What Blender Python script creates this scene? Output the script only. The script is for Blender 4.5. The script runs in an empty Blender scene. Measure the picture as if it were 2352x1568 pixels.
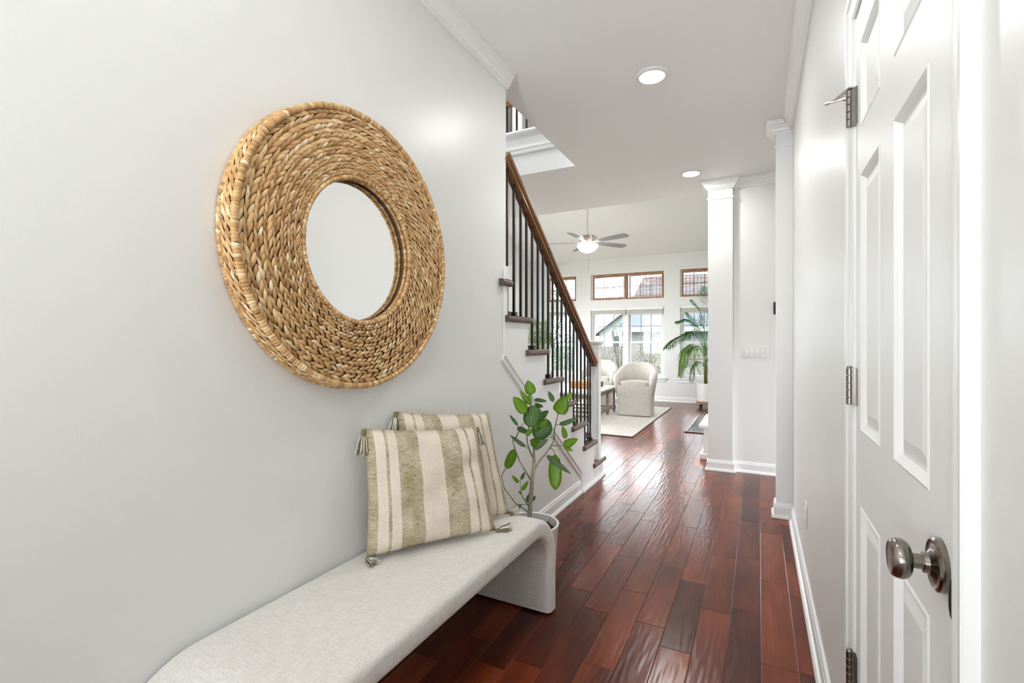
import bpy, bmesh, math, random
from mathutils import Vector, Matrix
random.seed(7)
S = bpy.context.scene
COL = S.collection
PI = math.pi

# ------------------------------------------------------------------ camera, world, lights, exposure
EYE = 1.22
YAW = math.atan(566 / 1100)
cd = bpy.data.cameras.new('camera')
cd.sensor_width = 36.0
cd.lens = 1100 / 2352 * 36.0
cd.clip_start = 0.02
cam = bpy.data.objects.new('camera', cd)
cam.location = (0, 0, EYE)
cam.rotation_euler = (PI / 2, 0, YAW)
COL.objects.link(cam)
S.camera = cam

DOWNLIGHT = 84.0
FOYER_FILL = 20.0
LIVING_FILL = 215.0
UPSTAIRS_FILL = 260.0
SKY = 6.0
CEILING_FILL = 14.0
FANLIGHT = 6.0
W = bpy.data.worlds.new('sky')
S.world = W
W.use_nodes = True
W.node_tree.nodes['Background'].inputs[0].default_value = (0.90, 0.95, 1.0, 1)
W.node_tree.nodes['Background'].inputs[1].default_value = SKY

S.view_settings.view_transform = 'Standard'
S.view_settings.look = 'None'
S.view_settings.exposure = 1.32
S.view_settings.gamma = 1.0
S.view_settings.use_curve_mapping = False
S.cycles.caustics_reflective = False
S.cycles.caustics_refractive = False
S.cycles.sample_clamp_indirect = 4.0


def area(name, loc, rot, sx, sy, power, color=(1, 1, 1)):
    l = bpy.data.lights.new(name, 'AREA')
    l.shape = 'RECTANGLE'
    l.size, l.size_y, l.energy, l.color = sx, sy, power, color
    o = bpy.data.objects.new(name, l)
    o.location, o.rotation_euler = loc, rot
    COL.objects.link(o)
    return o


def portal(loc, rot, sx, sy):
    o = area('window_portal', loc, rot, sx, sy, 1.0)
    o.data.cycles.is_portal = True


# unseen openings added for daylight: foyer, side room, upstairs, left living wall
portal((-0.785, -3.46, 1.625), (PI / 2, 0, PI), 0.73, 1.45)
portal((1.75, 4.46, 0.75), (PI / 2, 0, PI / 2), 1.02, 1.0)
portal((-1.80, -1.75, 4.2), (PI / 2, 0, PI), 0.9, 1.2)
portal((-4.71, 7.3, 1.2), (PI / 2, 0, -PI / 2), 2.4, 2.1)
# added fill light in place of a bounced flash, aimed up behind the camera
area('ceiling_fill', (-0.54, -2.3, 1.1), (PI - 0.90, 0, 0), 0.5, 0.5, CEILING_FILL, (0.97, 0.985, 1.0)).data.spread = math.radians(105)


# ------------------------------------------------------------------ helpers
def new_mat(name):
    m = bpy.data.materials.new(name)
    m.use_nodes = True
    return m, m.node_tree.nodes, m.node_tree.links, m.node_tree.nodes['Principled BSDF']


def simple(name, col, rough=0.5, metal=0.0, spec=0.5, bump=0.0, bscale=200.0, stretch=(1, 1, 1), var=0.0, vscale=20.0, coat=0.0):
    m, N, L, b = new_mat(name)
    b.inputs['Base Color'].default_value = (*col, 1)
    b.inputs['Roughness'].default_value = rough
    b.inputs['Metallic'].default_value = metal
    b.inputs['Specular IOR Level'].default_value = spec
    b.inputs['Coat Weight'].default_value = coat
    g = N.new('ShaderNodeNewGeometry')
    mp = N.new('ShaderNodeMapping')
    mp.inputs['Scale'].default_value = stretch
    L.new(g.outputs['Position'], mp.inputs['Vector'])
    if bump:
        n = N.new('ShaderNodeTexNoise')
        n.inputs['Scale'].default_value = bscale
        n.inputs['Detail'].default_value = 2
        L.new(mp.outputs[0], n.inputs['Vector'])
        bp = N.new('ShaderNodeBump')
        bp.inputs['Strength'].default_value = bump
        bp.inputs['Distance'].default_value = 0.002
        L.new(n.outputs[0], bp.inputs['Height'])
        L.new(bp.outputs[0], b.inputs['Normal'])
    if var:
        n = N.new('ShaderNodeTexNoise')
        n.inputs['Scale'].default_value = vscale
        n.inputs['Detail'].default_value = 4
        L.new(mp.outputs[0], n.inputs['Vector'])
        r = N.new('ShaderNodeValToRGB')
        r.color_ramp.elements[0].position = 0.3
        r.color_ramp.elements[1].position = 0.7
        r.color_ramp.elements[0].color = (*[c * (1 - var) for c in col], 1)
        r.color_ramp.elements[1].color = (*[min(1, c * (1 + var)) for c in col], 1)
        L.new(n.outputs[0], r.inputs[0])
        L.new(r.outputs[0], b.inputs['Base Color'])
    return m


def emit(name, col, strength):
    m, N, L, b = new_mat(name)
    b.inputs['Base Color'].default_value = (0.8, 0.8, 0.8, 1)
    b.inputs['Emission Color'].default_value = (*col, 1)
    b.inputs['Emission Strength'].default_value = strength
    return m


def obj(name, bm, mats, parent=None, smooth=False, kind=None):
    me = bpy.data.meshes.new(name)
    bm.normal_update()
    bm.to_mesh(me)
    bm.free()
    for m in (mats if isinstance(mats, (list, tuple)) else [mats]):
        me.materials.append(m)
    if smooth:
        me.shade_smooth()
        if smooth == 'auto':
            try:
                me.set_sharp_from_angle(angle=math.radians(35))
            except Exception:
                pass
    o = bpy.data.objects.new(name, me)
    COL.objects.link(o)
    if parent is not None:
        o.parent = parent
    if kind:
        o['kind'] = kind
    return o


def tag(o, label, cat=None, group=None, kind=None):
    o['label'] = label
    if cat:
        o['category'] = cat
    if group:
        o['group'] = group
    if kind:
        o['kind'] = kind
    return o


def thing(name, label, cat, loc=(0, 0, 0), group=None, kind=None, rz=0.0):
    o = bpy.data.objects.new(name, None)
    o.location = loc
    o.rotation_euler = (0, 0, rz)
    COL.objects.link(o)
    return tag(o, label, cat, group, kind)


def BM():
    return bmesh.new()


def box(bm, x0, x1, y0, y1, z0, z1, bev=0.0, seg=2):
    r = bmesh.ops.create_cube(bm, size=1.0)
    vs = r['verts']
    bmesh.ops.scale(bm, verts=vs, vec=(abs(x1 - x0), abs(y1 - y0), abs(z1 - z0)))
    bmesh.ops.translate(bm, verts=vs, vec=((x0 + x1) / 2, (y0 + y1) / 2, (z0 + z1) / 2))
    if bev:
        es = list({e for v in vs for e in v.link_edges})
        r = bmesh.ops.bevel(bm, geom=es, offset=bev, segments=seg, affect='EDGES', profile=0.5, clamp_overlap=True)
    return bm


def prism(bm, pts, axis, a0, a1):
    """polygon pts (2-D) extruded along axis from a0 to a1. axis 'x': pts=(y,z); 'y': pts=(x,z); 'z': pts=(x,y)"""
    def P(p, a):
        return {'x': (a, p[0], p[1]), 'y': (p[0], a, p[1]), 'z': (p[0], p[1], a)}[axis]
    v0 = [bm.verts.new(P(p, a0)) for p in pts]
    v1 = [bm.verts.new(P(p, a1)) for p in pts]
    n = len(pts)
    fs = [bm.faces.new(v0), bm.faces.new(v1[::-1])]
    for i in range(n):
        fs.append(bm.faces.new((v0[i], v1[i], v1[(i + 1) % n], v0[(i + 1) % n])))
    bmesh.ops.recalc_face_normals(bm, faces=fs)
    return bm


def lathe(bm, prof, seg=24, mat=None, cap=True):
    """prof: list of (r, z) about Z, mat: Matrix"""
    mat = mat or Matrix()
    rings = []
    for r, z in prof:
        rings.append([bm.verts.new(mat @ Vector((r * math.cos(2 * PI * i / seg), r * math.sin(2 * PI * i / seg), z))) for i in range(seg)])
    fs = []
    for a, b in zip(rings, rings[1:]):
        for i in range(seg):
            fs.append(bm.faces.new((a[i], a[(i + 1) % seg], b[(i + 1) % seg], b[i])))
    if cap:
        for ring in (rings[0], rings[-1]):
            fs.append(bm.faces.new(ring))
    bmesh.ops.recalc_face_normals(bm, faces=fs)
    return bm


def tube(bm, pts, rad, seg=8):
    """pts: list of Vector, rad: float or list"""
    pts = [Vector(p) for p in pts]
    n = len(pts)
    rr = rad if isinstance(rad, (list, tuple)) else [rad] * n
    rings = []
    for i, p in enumerate(pts):
        t = (pts[min(i + 1, n - 1)] - pts[max(i - 1, 0)])
        t = t.normalized() if t.length > 1e-9 else Vector((0, 0, 1))
        ref = Vector((0, 0, 1)) if abs(t.z) < 0.9 else Vector((1, 0, 0))
        u = t.cross(ref).normalized()
        v = t.cross(u)
        rings.append([bm.verts.new(p + (u * math.cos(2 * PI * k / seg) + v * math.sin(2 * PI * k / seg)) * rr[i]) for k in range(seg)])
    fs = []
    for a, b in zip(rings, rings[1:]):
        for k in range(seg):
            fs.append(bm.faces.new((a[k], a[(k + 1) % seg], b[(k + 1) % seg], b[k])))
    fs.append(bm.faces.new(rings[0]))
    fs.append(bm.faces.new(rings[-1]))
    bmesh.ops.recalc_face_normals(bm, faces=fs)
    return bm


def loft_rect(bm, x0, x1, y0, y1, steps):
    """closed rings around a rectangle, steps = [(expand, z)]"""
    rings = []
    for e, z in steps:
        rings.append([bm.verts.new(p) for p in ((x0 - e, y0 - e, z), (x1 + e, y0 - e, z), (x1 + e, y1 + e, z), (x0 - e, y1 + e, z))])
    fs = []
    for a, b in zip(rings, rings[1:]):
        for i in range(4):
            fs.append(bm.faces.new((a[i], a[(i + 1) % 4], b[(i + 1) % 4], b[i])))
    fs.append(bm.faces.new(rings[0]))
    fs.append(bm.faces.new(rings[-1]))
    bmesh.ops.recalc_face_normals(bm, faces=fs)
    return bm


def ring_xz(bm, x0, x1, y0, y1, z0, z1, w):
    """rectangular frame in the x-z plane, mitred, one closed solid"""
    rings = []
    for e, y in ((0, y0), (w, y0), (w, y1), (0, y1)):
        rings.append([bm.verts.new(p) for p in ((x0 + e, y, z0 + e), (x1 - e, y, z0 + e), (x1 - e, y, z1 - e), (x0 + e, y, z1 - e))])
    fs = []
    for a, b in zip(rings, rings[1:] + rings[:1]):
        for i in range(4):
            fs.append(bm.faces.new((a[i], a[(i + 1) % 4], b[(i + 1) % 4], b[i])))
    bmesh.ops.recalc_face_normals(bm, faces=fs)
    return bm


def copy_tree(o, parent=None):
    c = o.copy()
    COL.objects.link(c)
    if parent is not None:
        c.parent = parent
    for ch in list(o.children):
        copy_tree(ch, c)
    return c


# ------------------------------------------------------------------ materials
M = {}
M['wall'] = simple('wall_paint', (0.81, 0.815, 0.80), 0.37, bump=0.08, bscale=260)
M['wall_living'] = simple('living_wall_paint', (0.78, 0.785, 0.77), 0.5, bump=0.05, bscale=260)
M['ceiling'] = simple('ceiling_paint', (0.895, 0.90, 0.88), 0.85)
M['ceiling_living'] = simple('living_ceiling_paint', (0.84, 0.84, 0.83), 0.85)
M['trim'] = simple('white_trim_paint', (0.868, 0.88, 0.872), 0.34)
M['door'] = simple('white_door_paint', (0.875, 0.885, 0.88), 0.42, bump=0.12, bscale=160, stretch=(1, 1, 0.06))
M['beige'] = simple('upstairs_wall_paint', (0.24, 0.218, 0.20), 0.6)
M['nickel'] = simple('brushed_nickel', (0.27, 0.24, 0.215), 0.2, 1.0)
M['pewter'] = simple('dark_pewter', (0.26, 0.24, 0.225), 0.30, 1.0)
M['bright_nickel'] = simple('bright_nickel', (0.62, 0.59, 0.55), 0.25, 1.0)
M['black'] = simple('black_iron', (0.012, 0.012, 0.013), 0.35)
M['oak_rail'] = simple('stained_rail', (0.19, 0.09, 0.036), 0.24, var=0.22, vscale=14, stretch=(6, 0.6, 6))
M['tread'] = simple('stained_tread', (0.105, 0.066, 0.048), 0.3, var=0.22, vscale=9, stretch=(2, 2, 8))
M['plastic'] = simple('white_plastic', (0.82, 0.82, 0.82), 0.3)
M['dark_gap'] = simple('dark_gap', (0.02, 0.012, 0.01), 0.8)
M['ceramic'] = simple('white_ceramic', (0.88, 0.88, 0.87), 0.35)
M['light_wood'] = simple('light_wood', (0.42, 0.22, 0.10), 0.5, var=0.2, vscale=30)
M['soil'] = simple('potting_soil', (0.055, 0.024, 0.014), 0.95, bump=1.0, bscale=120, var=0.6, vscale=90)
M['bark'] = simple('grey_bark', (0.36, 0.33, 0.26), 0.8, var=0.3, vscale=60)
M['twig'] = simple('green_twig', (0.22, 0.27, 0.08), 0.6)
M['frame_w'] = simple('window_frame_white', (0.80, 0.80, 0.80), 0.35)
M['muntin'] = simple('backlit_grey_muntin', (0.30, 0.32, 0.34), 0.4)  # white bars painted grey for their backlit look
M['mirror'] = simple('mirror_glass', (0.92, 0.93, 0.93), 0.0, 1.0)
M['tray'] = simple('orange_wicker', (0.50, 0.20, 0.045), 0.6, var=0.4, vscale=60)
M['table_wood'] = simple('weathered_wood', (0.235, 0.175, 0.125), 0.6, var=0.3, vscale=30, stretch=(1, 1, 0.3))
M['table_top'] = simple('whitewashed_top', (0.60, 0.58, 0.55), 0.4, var=0.06, vscale=10)
M['mug'] = simple('brown_candle_jar', (0.20, 0.09, 0.05), 0.3)
M['hearth'] = simple('polished_black_tile', (0.02, 0.022, 0.025), 0.05)
M['hearth_border'] = simple('dark_wood_border', (0.06, 0.022, 0.015), 0.3)
M['fanblade'] = simple('grey_fan_blade', (0.20, 0.20, 0.21), 0.45)
M['blind'] = simple('cream_blind', (0.66, 0.64, 0.58), 0.5)


def glass_mat():
    m, N, L, b = new_mat('window_glass')
    N.remove(b)
    o = N['Material Output']
    t = N.new('ShaderNodeBsdfTransparent')
    t.inputs[0].default_value = (0.97, 0.985, 0.98, 1)
    g = N.new('ShaderNodeBsdfGlossy')
    g.inputs['Roughness'].default_value = 0.02
    f = N.new('ShaderNodeFresnel')
    f.inputs[0].default_value = 1.4
    mx = N.new('ShaderNodeMixShader')
    L.new(f.outputs[0], mx.inputs[0])
    L.new(t.outputs[0], mx.inputs[1])
    L.new(g.outputs[0], mx.inputs[2])
    L.new(mx.outputs[0], o.inputs['Surface'])
    return m


M['glass'] = glass_mat()


def floor_mat():
    m, N, L, b = new_mat('mahogany_planks')
    at = N.new('ShaderNodeAttribute')
    at.attribute_name = 'tone'
    sep = N.new('ShaderNodeSeparateColor')
    L.new(at.outputs['Color'], sep.inputs[0])
    g = N.new('ShaderNodeNewGeometry')
    off = N.new('ShaderNodeVectorMath')
    off.operation = 'MULTIPLY'
    off.inputs[1].default_value = (7.0, 13.0, 40.0)
    L.new(at.outputs['Color'], off.inputs[0])
    add = N.new('ShaderNodeVectorMath')
    L.new(g.outputs['Position'], add.inputs[0])
    L.new(off.outputs[0], add.inputs[1])
    mp = N.new('ShaderNodeMapping')
    mp.inputs['Scale'].default_value = (4.5, 1.1, 1)
    L.new(add.outputs[0], mp.inputs['Vector'])
    n = N.new('ShaderNodeTexNoise')
    n.inputs['Scale'].default_value = 1.6
    n.inputs['Detail'].default_value = 2
    n.inputs['Distortion'].default_value = 0.15
    L.new(mp.outputs[0], n.inputs['Vector'])
    mp2 = N.new('ShaderNodeMapping')
    mp2.inputs['Scale'].default_value = (45, 1.6, 1)
    L.new(add.outputs[0], mp2.inputs['Vector'])
    n2 = N.new('ShaderNodeTexNoise')
    n2.inputs['Scale'].default_value = 2.2
    n2.inputs['Detail'].default_value = 2
    L.new(mp2.outputs[0], n2.inputs['Vector'])
    # tone*0.55 + noise*0.55 + fine*0.2 - 0.15
    a = N.new('ShaderNodeMath'); a.operation = 'MULTIPLY_ADD'
    L.new(sep.outputs[0], a.inputs[0]); a.inputs[1].default_value = 0.46; a.inputs[2].default_value = -0.33
    c = N.new('ShaderNodeMath'); c.operation = 'MULTIPLY_ADD'
    L.new(n.outputs[0], c.inputs[0]); c.inputs[1].default_value = 0.85
    L.new(a.outputs[0], c.inputs[2])
    d = N.new('ShaderNodeMath'); d.operation = 'MULTIPLY_ADD'
    L.new(n2.outputs[0], d.inputs[0]); d.inputs[1].default_value = 0.20
    L.new(c.outputs[0], d.inputs[2])
    r = N.new('ShaderNodeValToRGB')
    e = r.color_ramp.elements
    e[0].position, e[0].color = 0.12, (0.055, 0.0130, 0.0080, 1)
    e[1].position, e[1].color = 0.95, (0.36, 0.090, 0.0245, 1)
    x = e.new(0.42); x.color = (0.135, 0.0265, 0.0112, 1)
    x = e.new(0.66); x.color = (0.220, 0.0445, 0.0148, 1)
    L.new(d.outputs[0], r.inputs[0])
    L.new(r.outputs[0], b.inputs['Base Color'])
    b.inputs['Roughness'].default_value = 0.21
    b.inputs['IOR'].default_value = 1.34
    # hand-scraped ripples
    mp3 = N.new('ShaderNodeMapping')
    mp3.inputs['Scale'].default_value = (64, 10.0, 1)
    mp3.inputs['Rotation'].default_value = (0, 0, 0.16)
    L.new(add.outputs[0], mp3.inputs['Vector'])
    n3 = N.new('ShaderNodeTexNoise')
    n3.inputs['Scale'].default_value = 1.0
    n3.inputs['Detail'].default_value = 0.0
    L.new(mp3.outputs[0], n3.inputs['Vector'])
    bp = N.new('ShaderNodeBump')
    bp.inputs['Strength'].default_value = 0.8
    bp.inputs['Distance'].default_value = 0.0011
    L.new(n3.outputs[0], bp.inputs['Height'])
    L.new(bp.outputs[0], b.inputs['Normal'])
    return m


M['floor'] = floor_mat()


def linen_mat(name, c0, c1, scale=1.0):
    m, N, L, b = new_mat(name)
    g = N.new('ShaderNodeTexCoord')
    hs = []
    for st in ((30, 420, 420), (420, 30, 420), (420, 420, 30)):
        mp = N.new('ShaderNodeMapping')
        mp.inputs['Scale'].default_value = [s * scale for s in st]
        L.new(g.outputs['Object'], mp.inputs['Vector'])
        n = N.new('ShaderNodeTexNoise')
        n.inputs['Scale'].default_value = 1.0
        n.inputs['Detail'].default_value = 2
        L.new(mp.outputs[0], n.inputs['Vector'])
        hs.append(n.outputs[0])
    a = N.new('ShaderNodeMath'); a.operation = 'ADD'
    L.new(hs[0], a.inputs[0]); L.new(hs[1], a.inputs[1])
    a2 = N.new('ShaderNodeMath'); a2.operation = 'ADD'
    L.new(a.outputs[0], a2.inputs[0]); L.new(hs[2], a2.inputs[1])
    r = N.new('ShaderNodeMapRange')
    r.inputs['From Min'].default_value = 1.1
    r.inputs['From Max'].default_value = 1.9
    L.new(a2.outputs[0], r.inputs['Value'])
    mx = N.new('ShaderNodeMix'); mx.data_type = 'RGBA'
    mx.inputs['A'].default_value = (*c0, 1)
    mx.inputs['B'].default_value = (*c1, 1)
    L.new(r.outputs[0], mx.inputs['Factor'])
    L.new(mx.outputs['Result'], b.inputs['Base Color'])
    b.inputs['Roughness'].default_value = 0.9
    b.inputs['Sheen Weight'].default_value = 0.15
    bp = N.new('ShaderNodeBump')
    bp.inputs['Strength'].default_value = 0.5
    bp.inputs['Distance'].default_value = 0.002
    L.new(a2.outputs[0], bp.inputs['Height'])
    L.new(bp.outputs[0], b.inputs['Normal'])
    return m


M['linen'] = linen_mat('pale_linen', (0.68, 0.645, 0.60), (0.87, 0.85, 0.815), 0.8)
M['chair_linen'] = linen_mat('oatmeal_linen', (0.46, 0.43, 0.38), (0.68, 0.65, 0.60), 0.35)
M['rug'] = linen_mat('cream_woven_rug', (0.56, 0.53, 0.49), (0.74, 0.71, 0.66), 0.18)


def pillow_mat():
    m, N, L, b = new_mat('striped_cushion_cloth')
    uv = N.new('ShaderNodeUVMap')
    sx = N.new('ShaderNodeSeparateXYZ')
    L.new(uv.outputs[0], sx.inputs[0])
    r = N.new('ShaderNodeValToRGB')
    r.color_ramp.interpolation = 'CONSTANT'
    e = r.color_ramp.elements
    edges = [0.0, 0.062, 0.135, 0.158, 0.228, 0.405, 0.595, 0.772, 0.842, 0.865, 0.938]
    e[0].position = 0.0; e[0].color = (0, 0, 0, 1)
    e[1].position = edges[1]; e[1].color = (1, 1, 1, 1)
    for i, p in enumerate(edges[2:], 2):
        x = e.new(p); x.color = (1, 1, 1, 1) if i % 2 else (0, 0, 0, 1)
    L.new(sx.outputs[0], r.inputs[0])

    def nz(scale, detail=3):
        mp = N.new('ShaderNodeMapping'); mp.inputs['Scale'].default_value = scale
        L.new(uv.outputs[0], mp.inputs['Vector'])
        n = N.new('ShaderNodeTexNoise'); n.inputs['Scale'].default_value = 1; n.inputs['Detail'].default_value = detail
        L.new(mp.outputs[0], n.inputs['Vector'])
        return n.outputs[0]
    h1, h2, h3, h4 = nz((16, 170, 1)), nz((170, 40, 1)), nz((8, 6, 1), 4), nz((230, 230, 1), 1)
    s1 = N.new('ShaderNodeMath'); s1.operation = 'ADD'; L.new(h1, s1.inputs[0]); L.new(h2, s1.inputs[1])
    s2 = N.new('ShaderNodeMath'); s2.operation = 'ADD'; L.new(s1.outputs[0], s2.inputs[0]); L.new(h3, s2.inputs[1])
    s3 = N.new('ShaderNodeMath'); s3.operation = 'ADD'; L.new(s2.outputs[0], s3.inputs[0]); L.new(h4, s3.inputs[1])
    mr = N.new('ShaderNodeMapRange'); mr.inputs['From Min'].default_value = 1.62; mr.inputs['From Max'].default_value = 2.42
    L.new(s3.outputs[0], mr.inputs['Value'])
    ol = N.new('ShaderNodeMix'); ol.data_type = 'RGBA'
    ol.inputs['A'].default_value = (0.25, 0.195, 0.062, 1); ol.inputs['B'].default_value = (0.75, 0.67, 0.53, 1)
    L.new(mr.outputs[0], ol.inputs['Factor'])
    cr = N.new('ShaderNodeMix'); cr.data_type = 'RGBA'
    cr.inputs['A'].default_value = (0.72, 0.62, 0.50, 1); cr.inputs['B'].default_value = (0.86, 0.78, 0.68, 1)
    L.new(mr.outputs[0], cr.inputs['Factor'])
    mx = N.new('ShaderNodeMix'); mx.data_type = 'RGBA'
    L.new(r.outputs[0], mx.inputs['Factor'])
    L.new(ol.outputs['Result'], mx.inputs['A']); L.new(cr.outputs['Result'], mx.inputs['B'])
    L.new(mx.outputs['Result'], b.inputs['Base Color'])
    b.inputs['Roughness'].default_value = 0.92
    bp = N.new('ShaderNodeBump'); bp.inputs['Strength'].default_value = 0.35; bp.inputs['Distance'].default_value = 0.002
    L.new(s3.outputs[0], bp.inputs['Height']); L.new(bp.outputs[0], b.inputs['Normal'])
    return m


M['pillow'] = pillow_mat()
M['tassel_o'] = simple('olive_yarn', (0.22, 0.19, 0.09), 0.9)
M['tassel_w'] = simple('cream_yarn', (0.72, 0.68, 0.60), 0.9)


def straw_mat():
    m, N, L, b = new_mat('water_hyacinth_straw')
    at = N.new('ShaderNodeAttribute'); at.attribute_name = 'tone'
    sep = N.new('ShaderNodeSeparateColor'); L.new(at.outputs['Color'], sep.inputs[0])
    g = N.new('ShaderNodeNewGeometry')
    n = N.new('ShaderNodeTexNoise'); n.inputs['Scale'].default_value = 60; n.inputs['Detail'].default_value = 3
    L.new(g.outputs['Position'], n.inputs['Vector'])
    a = N.new('ShaderNodeMath'); a.operation = 'MULTIPLY_ADD'
    L.new(n.outputs[0], a.inputs[0]); a.inputs[1].default_value = 0.5; L.new(sep.outputs[0], a.inputs[2])
    r = N.new('ShaderNodeValToRGB'); e = r.color_ramp.elements
    e[0].position, e[0].color = 0.10, (0.30, 0.14, 0.046, 1)
    e[1].position, e[1].color = 1.30, (0.85, 0.68, 0.44, 1)
    x = e.new(0.55); x.color = (0.58, 0.335, 0.135, 1)
    x = e.new(0.9); x.color = (0.74, 0.50, 0.24, 1)
    L.new(a.outputs[0], r.inputs[0]); L.new(r.outputs[0], b.inputs['Base Color'])
    b.inputs['Roughness'].default_value = 0.5
    return m


M['straw'] = straw_mat()
M['straw_dark'] = simple('straw_backing', (0.16, 0.075, 0.03), 0.9)


def leaf_mat(name, c0, c1, rib):
    m, N, L, b = new_mat(name)
    uv = N.new('ShaderNodeUVMap')
    sx = N.new('ShaderNodeSeparateXYZ'); L.new(uv.outputs[0], sx.inputs[0])
    # distance from midrib
    d = N.new('ShaderNodeMath'); d.operation = 'SUBTRACT'; L.new(sx.outputs[0], d.inputs[0]); d.inputs[1].default_value = 0.5
    ab = N.new('ShaderNodeMath'); ab.operation = 'ABSOLUTE'; L.new(d.outputs[0], ab.inputs[0])
    rb = N.new('ShaderNodeMath'); rb.operation = 'LESS_THAN'; L.new(ab.outputs[0], rb.inputs[0]); rb.inputs[1].default_value = 0.022
    # side veins: frac((v - |d|*0.8)*7) < .07
    w = N.new('ShaderNodeMath'); w.operation = 'MULTIPLY_ADD'; L.new(ab.outputs[0], w.inputs[0]); w.inputs[1].default_value = -0.7
    L.new(sx.outputs[1], w.inputs[2])
    w2 = N.new('ShaderNodeMath'); w2.operation = 'MULTIPLY'; L.new(w.outputs[0], w2.inputs[0]); w2.inputs[1].default_value = 7
    fr = N.new('ShaderNodeMath'); fr.operation = 'FRACT'; L.new(w2.outputs[0], fr.inputs[0])
    sv = N.new('ShaderNodeMath'); sv.operation = 'LESS_THAN'; L.new(fr.outputs[0], sv.inputs[0]); sv.inputs[1].default_value = 0.09
    sv2 = N.new('ShaderNodeMath'); sv2.operation = 'MULTIPLY'; L.new(sv.outputs[0], sv2.inputs[0]); sv2.inputs[1].default_value = 0.45
    mxv = N.new('ShaderNodeMath'); mxv.operation = 'MAXIMUM'; L.new(rb.outputs[0], mxv.inputs[0]); L.new(sv2.outputs[0], mxv.inputs[1])
    g = N.new('ShaderNodeNewGeometry')
    n = N.new('ShaderNodeTexNoise'); n.inputs['Scale'].default_value = 14; L.new(g.outputs['Position'], n.inputs['Vector'])
    mx = N.new('ShaderNodeMix'); mx.data_type = 'RGBA'
    mx.inputs['A'].default_value = (*c0, 1); mx.inputs['B'].default_value = (*c1, 1)
    L.new(n.outputs[0], mx.inputs['Factor'])
    m2 = N.new('ShaderNodeMix'); m2.data_type = 'RGBA'
    L.new(mx.outputs['Result'], m2.inputs['A']); m2.inputs['B'].default_value = (*rib, 1)
    L.new(mxv.outputs[0], m2.inputs['Factor'])
    L.new(m2.outputs['Result'], b.inputs['Base Color'])
    b.inputs['Roughness'].default_value = 0.35
    return m


M['leaf_bright'] = leaf_mat('fig_leaf_bright', (0.17, 0.40, 0.02), (0.30, 0.55, 0.05), (0.42, 0.55, 0.12))
M['leaf_dark'] = leaf_mat('fig_leaf_dark', (0.085, 0.23, 0.06), (0.16, 0.33, 0.11), (0.38, 0.46, 0.16))
M['leaf_pale'] = leaf_mat('fig_leaf_underside', (0.16, 0.30, 0.14), (0.26, 0.40, 0.20), (0.45, 0.50, 0.25))
M['palm'] = simple('palm_leaflet', (0.055, 0.16, 0.045), 0.4, var=0.5, vscale=5)
M['palm_y'] = simple('palm_leaflet_light', (0.16, 0.30, 0.04), 0.4, var=0.4, vscale=5)
M['cane'] = simple('palm_cane', (0.16, 0.17, 0.06), 0.6, var=0.4, vscale=20)


def bamboo_mat():
    m, N, L, b = new_mat('bamboo_reed')
    g = N.new('ShaderNodeNewGeometry')
    mp = N.new('ShaderNodeMapping'); mp.inputs['Scale'].default_value = (6, 6, 90)
    L.new(g.outputs['Position'], mp.inputs['Vector'])
    n = N.new('ShaderNodeTexNoise'); n.inputs['Scale'].default_value = 1.5
    L.new(mp.outputs[0], n.inputs['Vector'])
    r = N.new('ShaderNodeValToRGB'); e = r.color_ramp.elements
    e[0].position, e[0].color = 0.35, (0.46, 0.19, 0.09, 1)
    e[1].position, e[1].color = 0.65, (0.86, 0.56, 0.35, 1)
    L.new(n.outputs[0], r.inputs[0])
    L.new(r.outputs[0], b.inputs['Base Color'])
    b.inputs['Roughness'].default_value = 0.6
    t = N.new('ShaderNodeBsdfTranslucent'); L.new(r.outputs[0], t.inputs[0])
    mx = N.new('ShaderNodeMixShader'); mx.inputs[0].default_value = 0.5
    L.new(b.outputs[0], mx.inputs[1]); L.new(t.outputs[0], mx.inputs[2])
    L.new(mx.outputs[0], N['Material Output'].inputs['Surface'])
    return m


M['bamboo'] = bamboo_mat()
M['string'] = simple('dark_cord', (0.05, 0.03, 0.03), 0.8)

# ------------------------------------------------------------------ room dimensions (metres, camera stands at x=0 y=0)
XL, XR = -1.285, 0.21          # hall walls
CZ = 2.74                      # hall ceiling
YE = 5.28                      # end of the low hall ceiling
YF = 10.1                      # far window wall
XFL, XFR = -4.65, -0.2         # living room side walls
WELL_X, WELL_Y = -1.41, 3.947  # stair opening in the ceiling
XS = -2.3                      # inner stair wall


def struct(name, bm, m, label, cat, smooth=False):
    o = obj(name, bm, m, None, smooth)
    return tag(o, label, cat, None, 'structure')


# ------------------------------------------------------------------ floor with planks
fb = BM()
box(fb, -4.75, 3.2, -3.5, 10.2, -0.12, -0.0016)
floor = struct('floor', fb, M['dark_gap'], 'reddish brown hand scraped wood plank floor running through hall and living room', 'floor')

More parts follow.
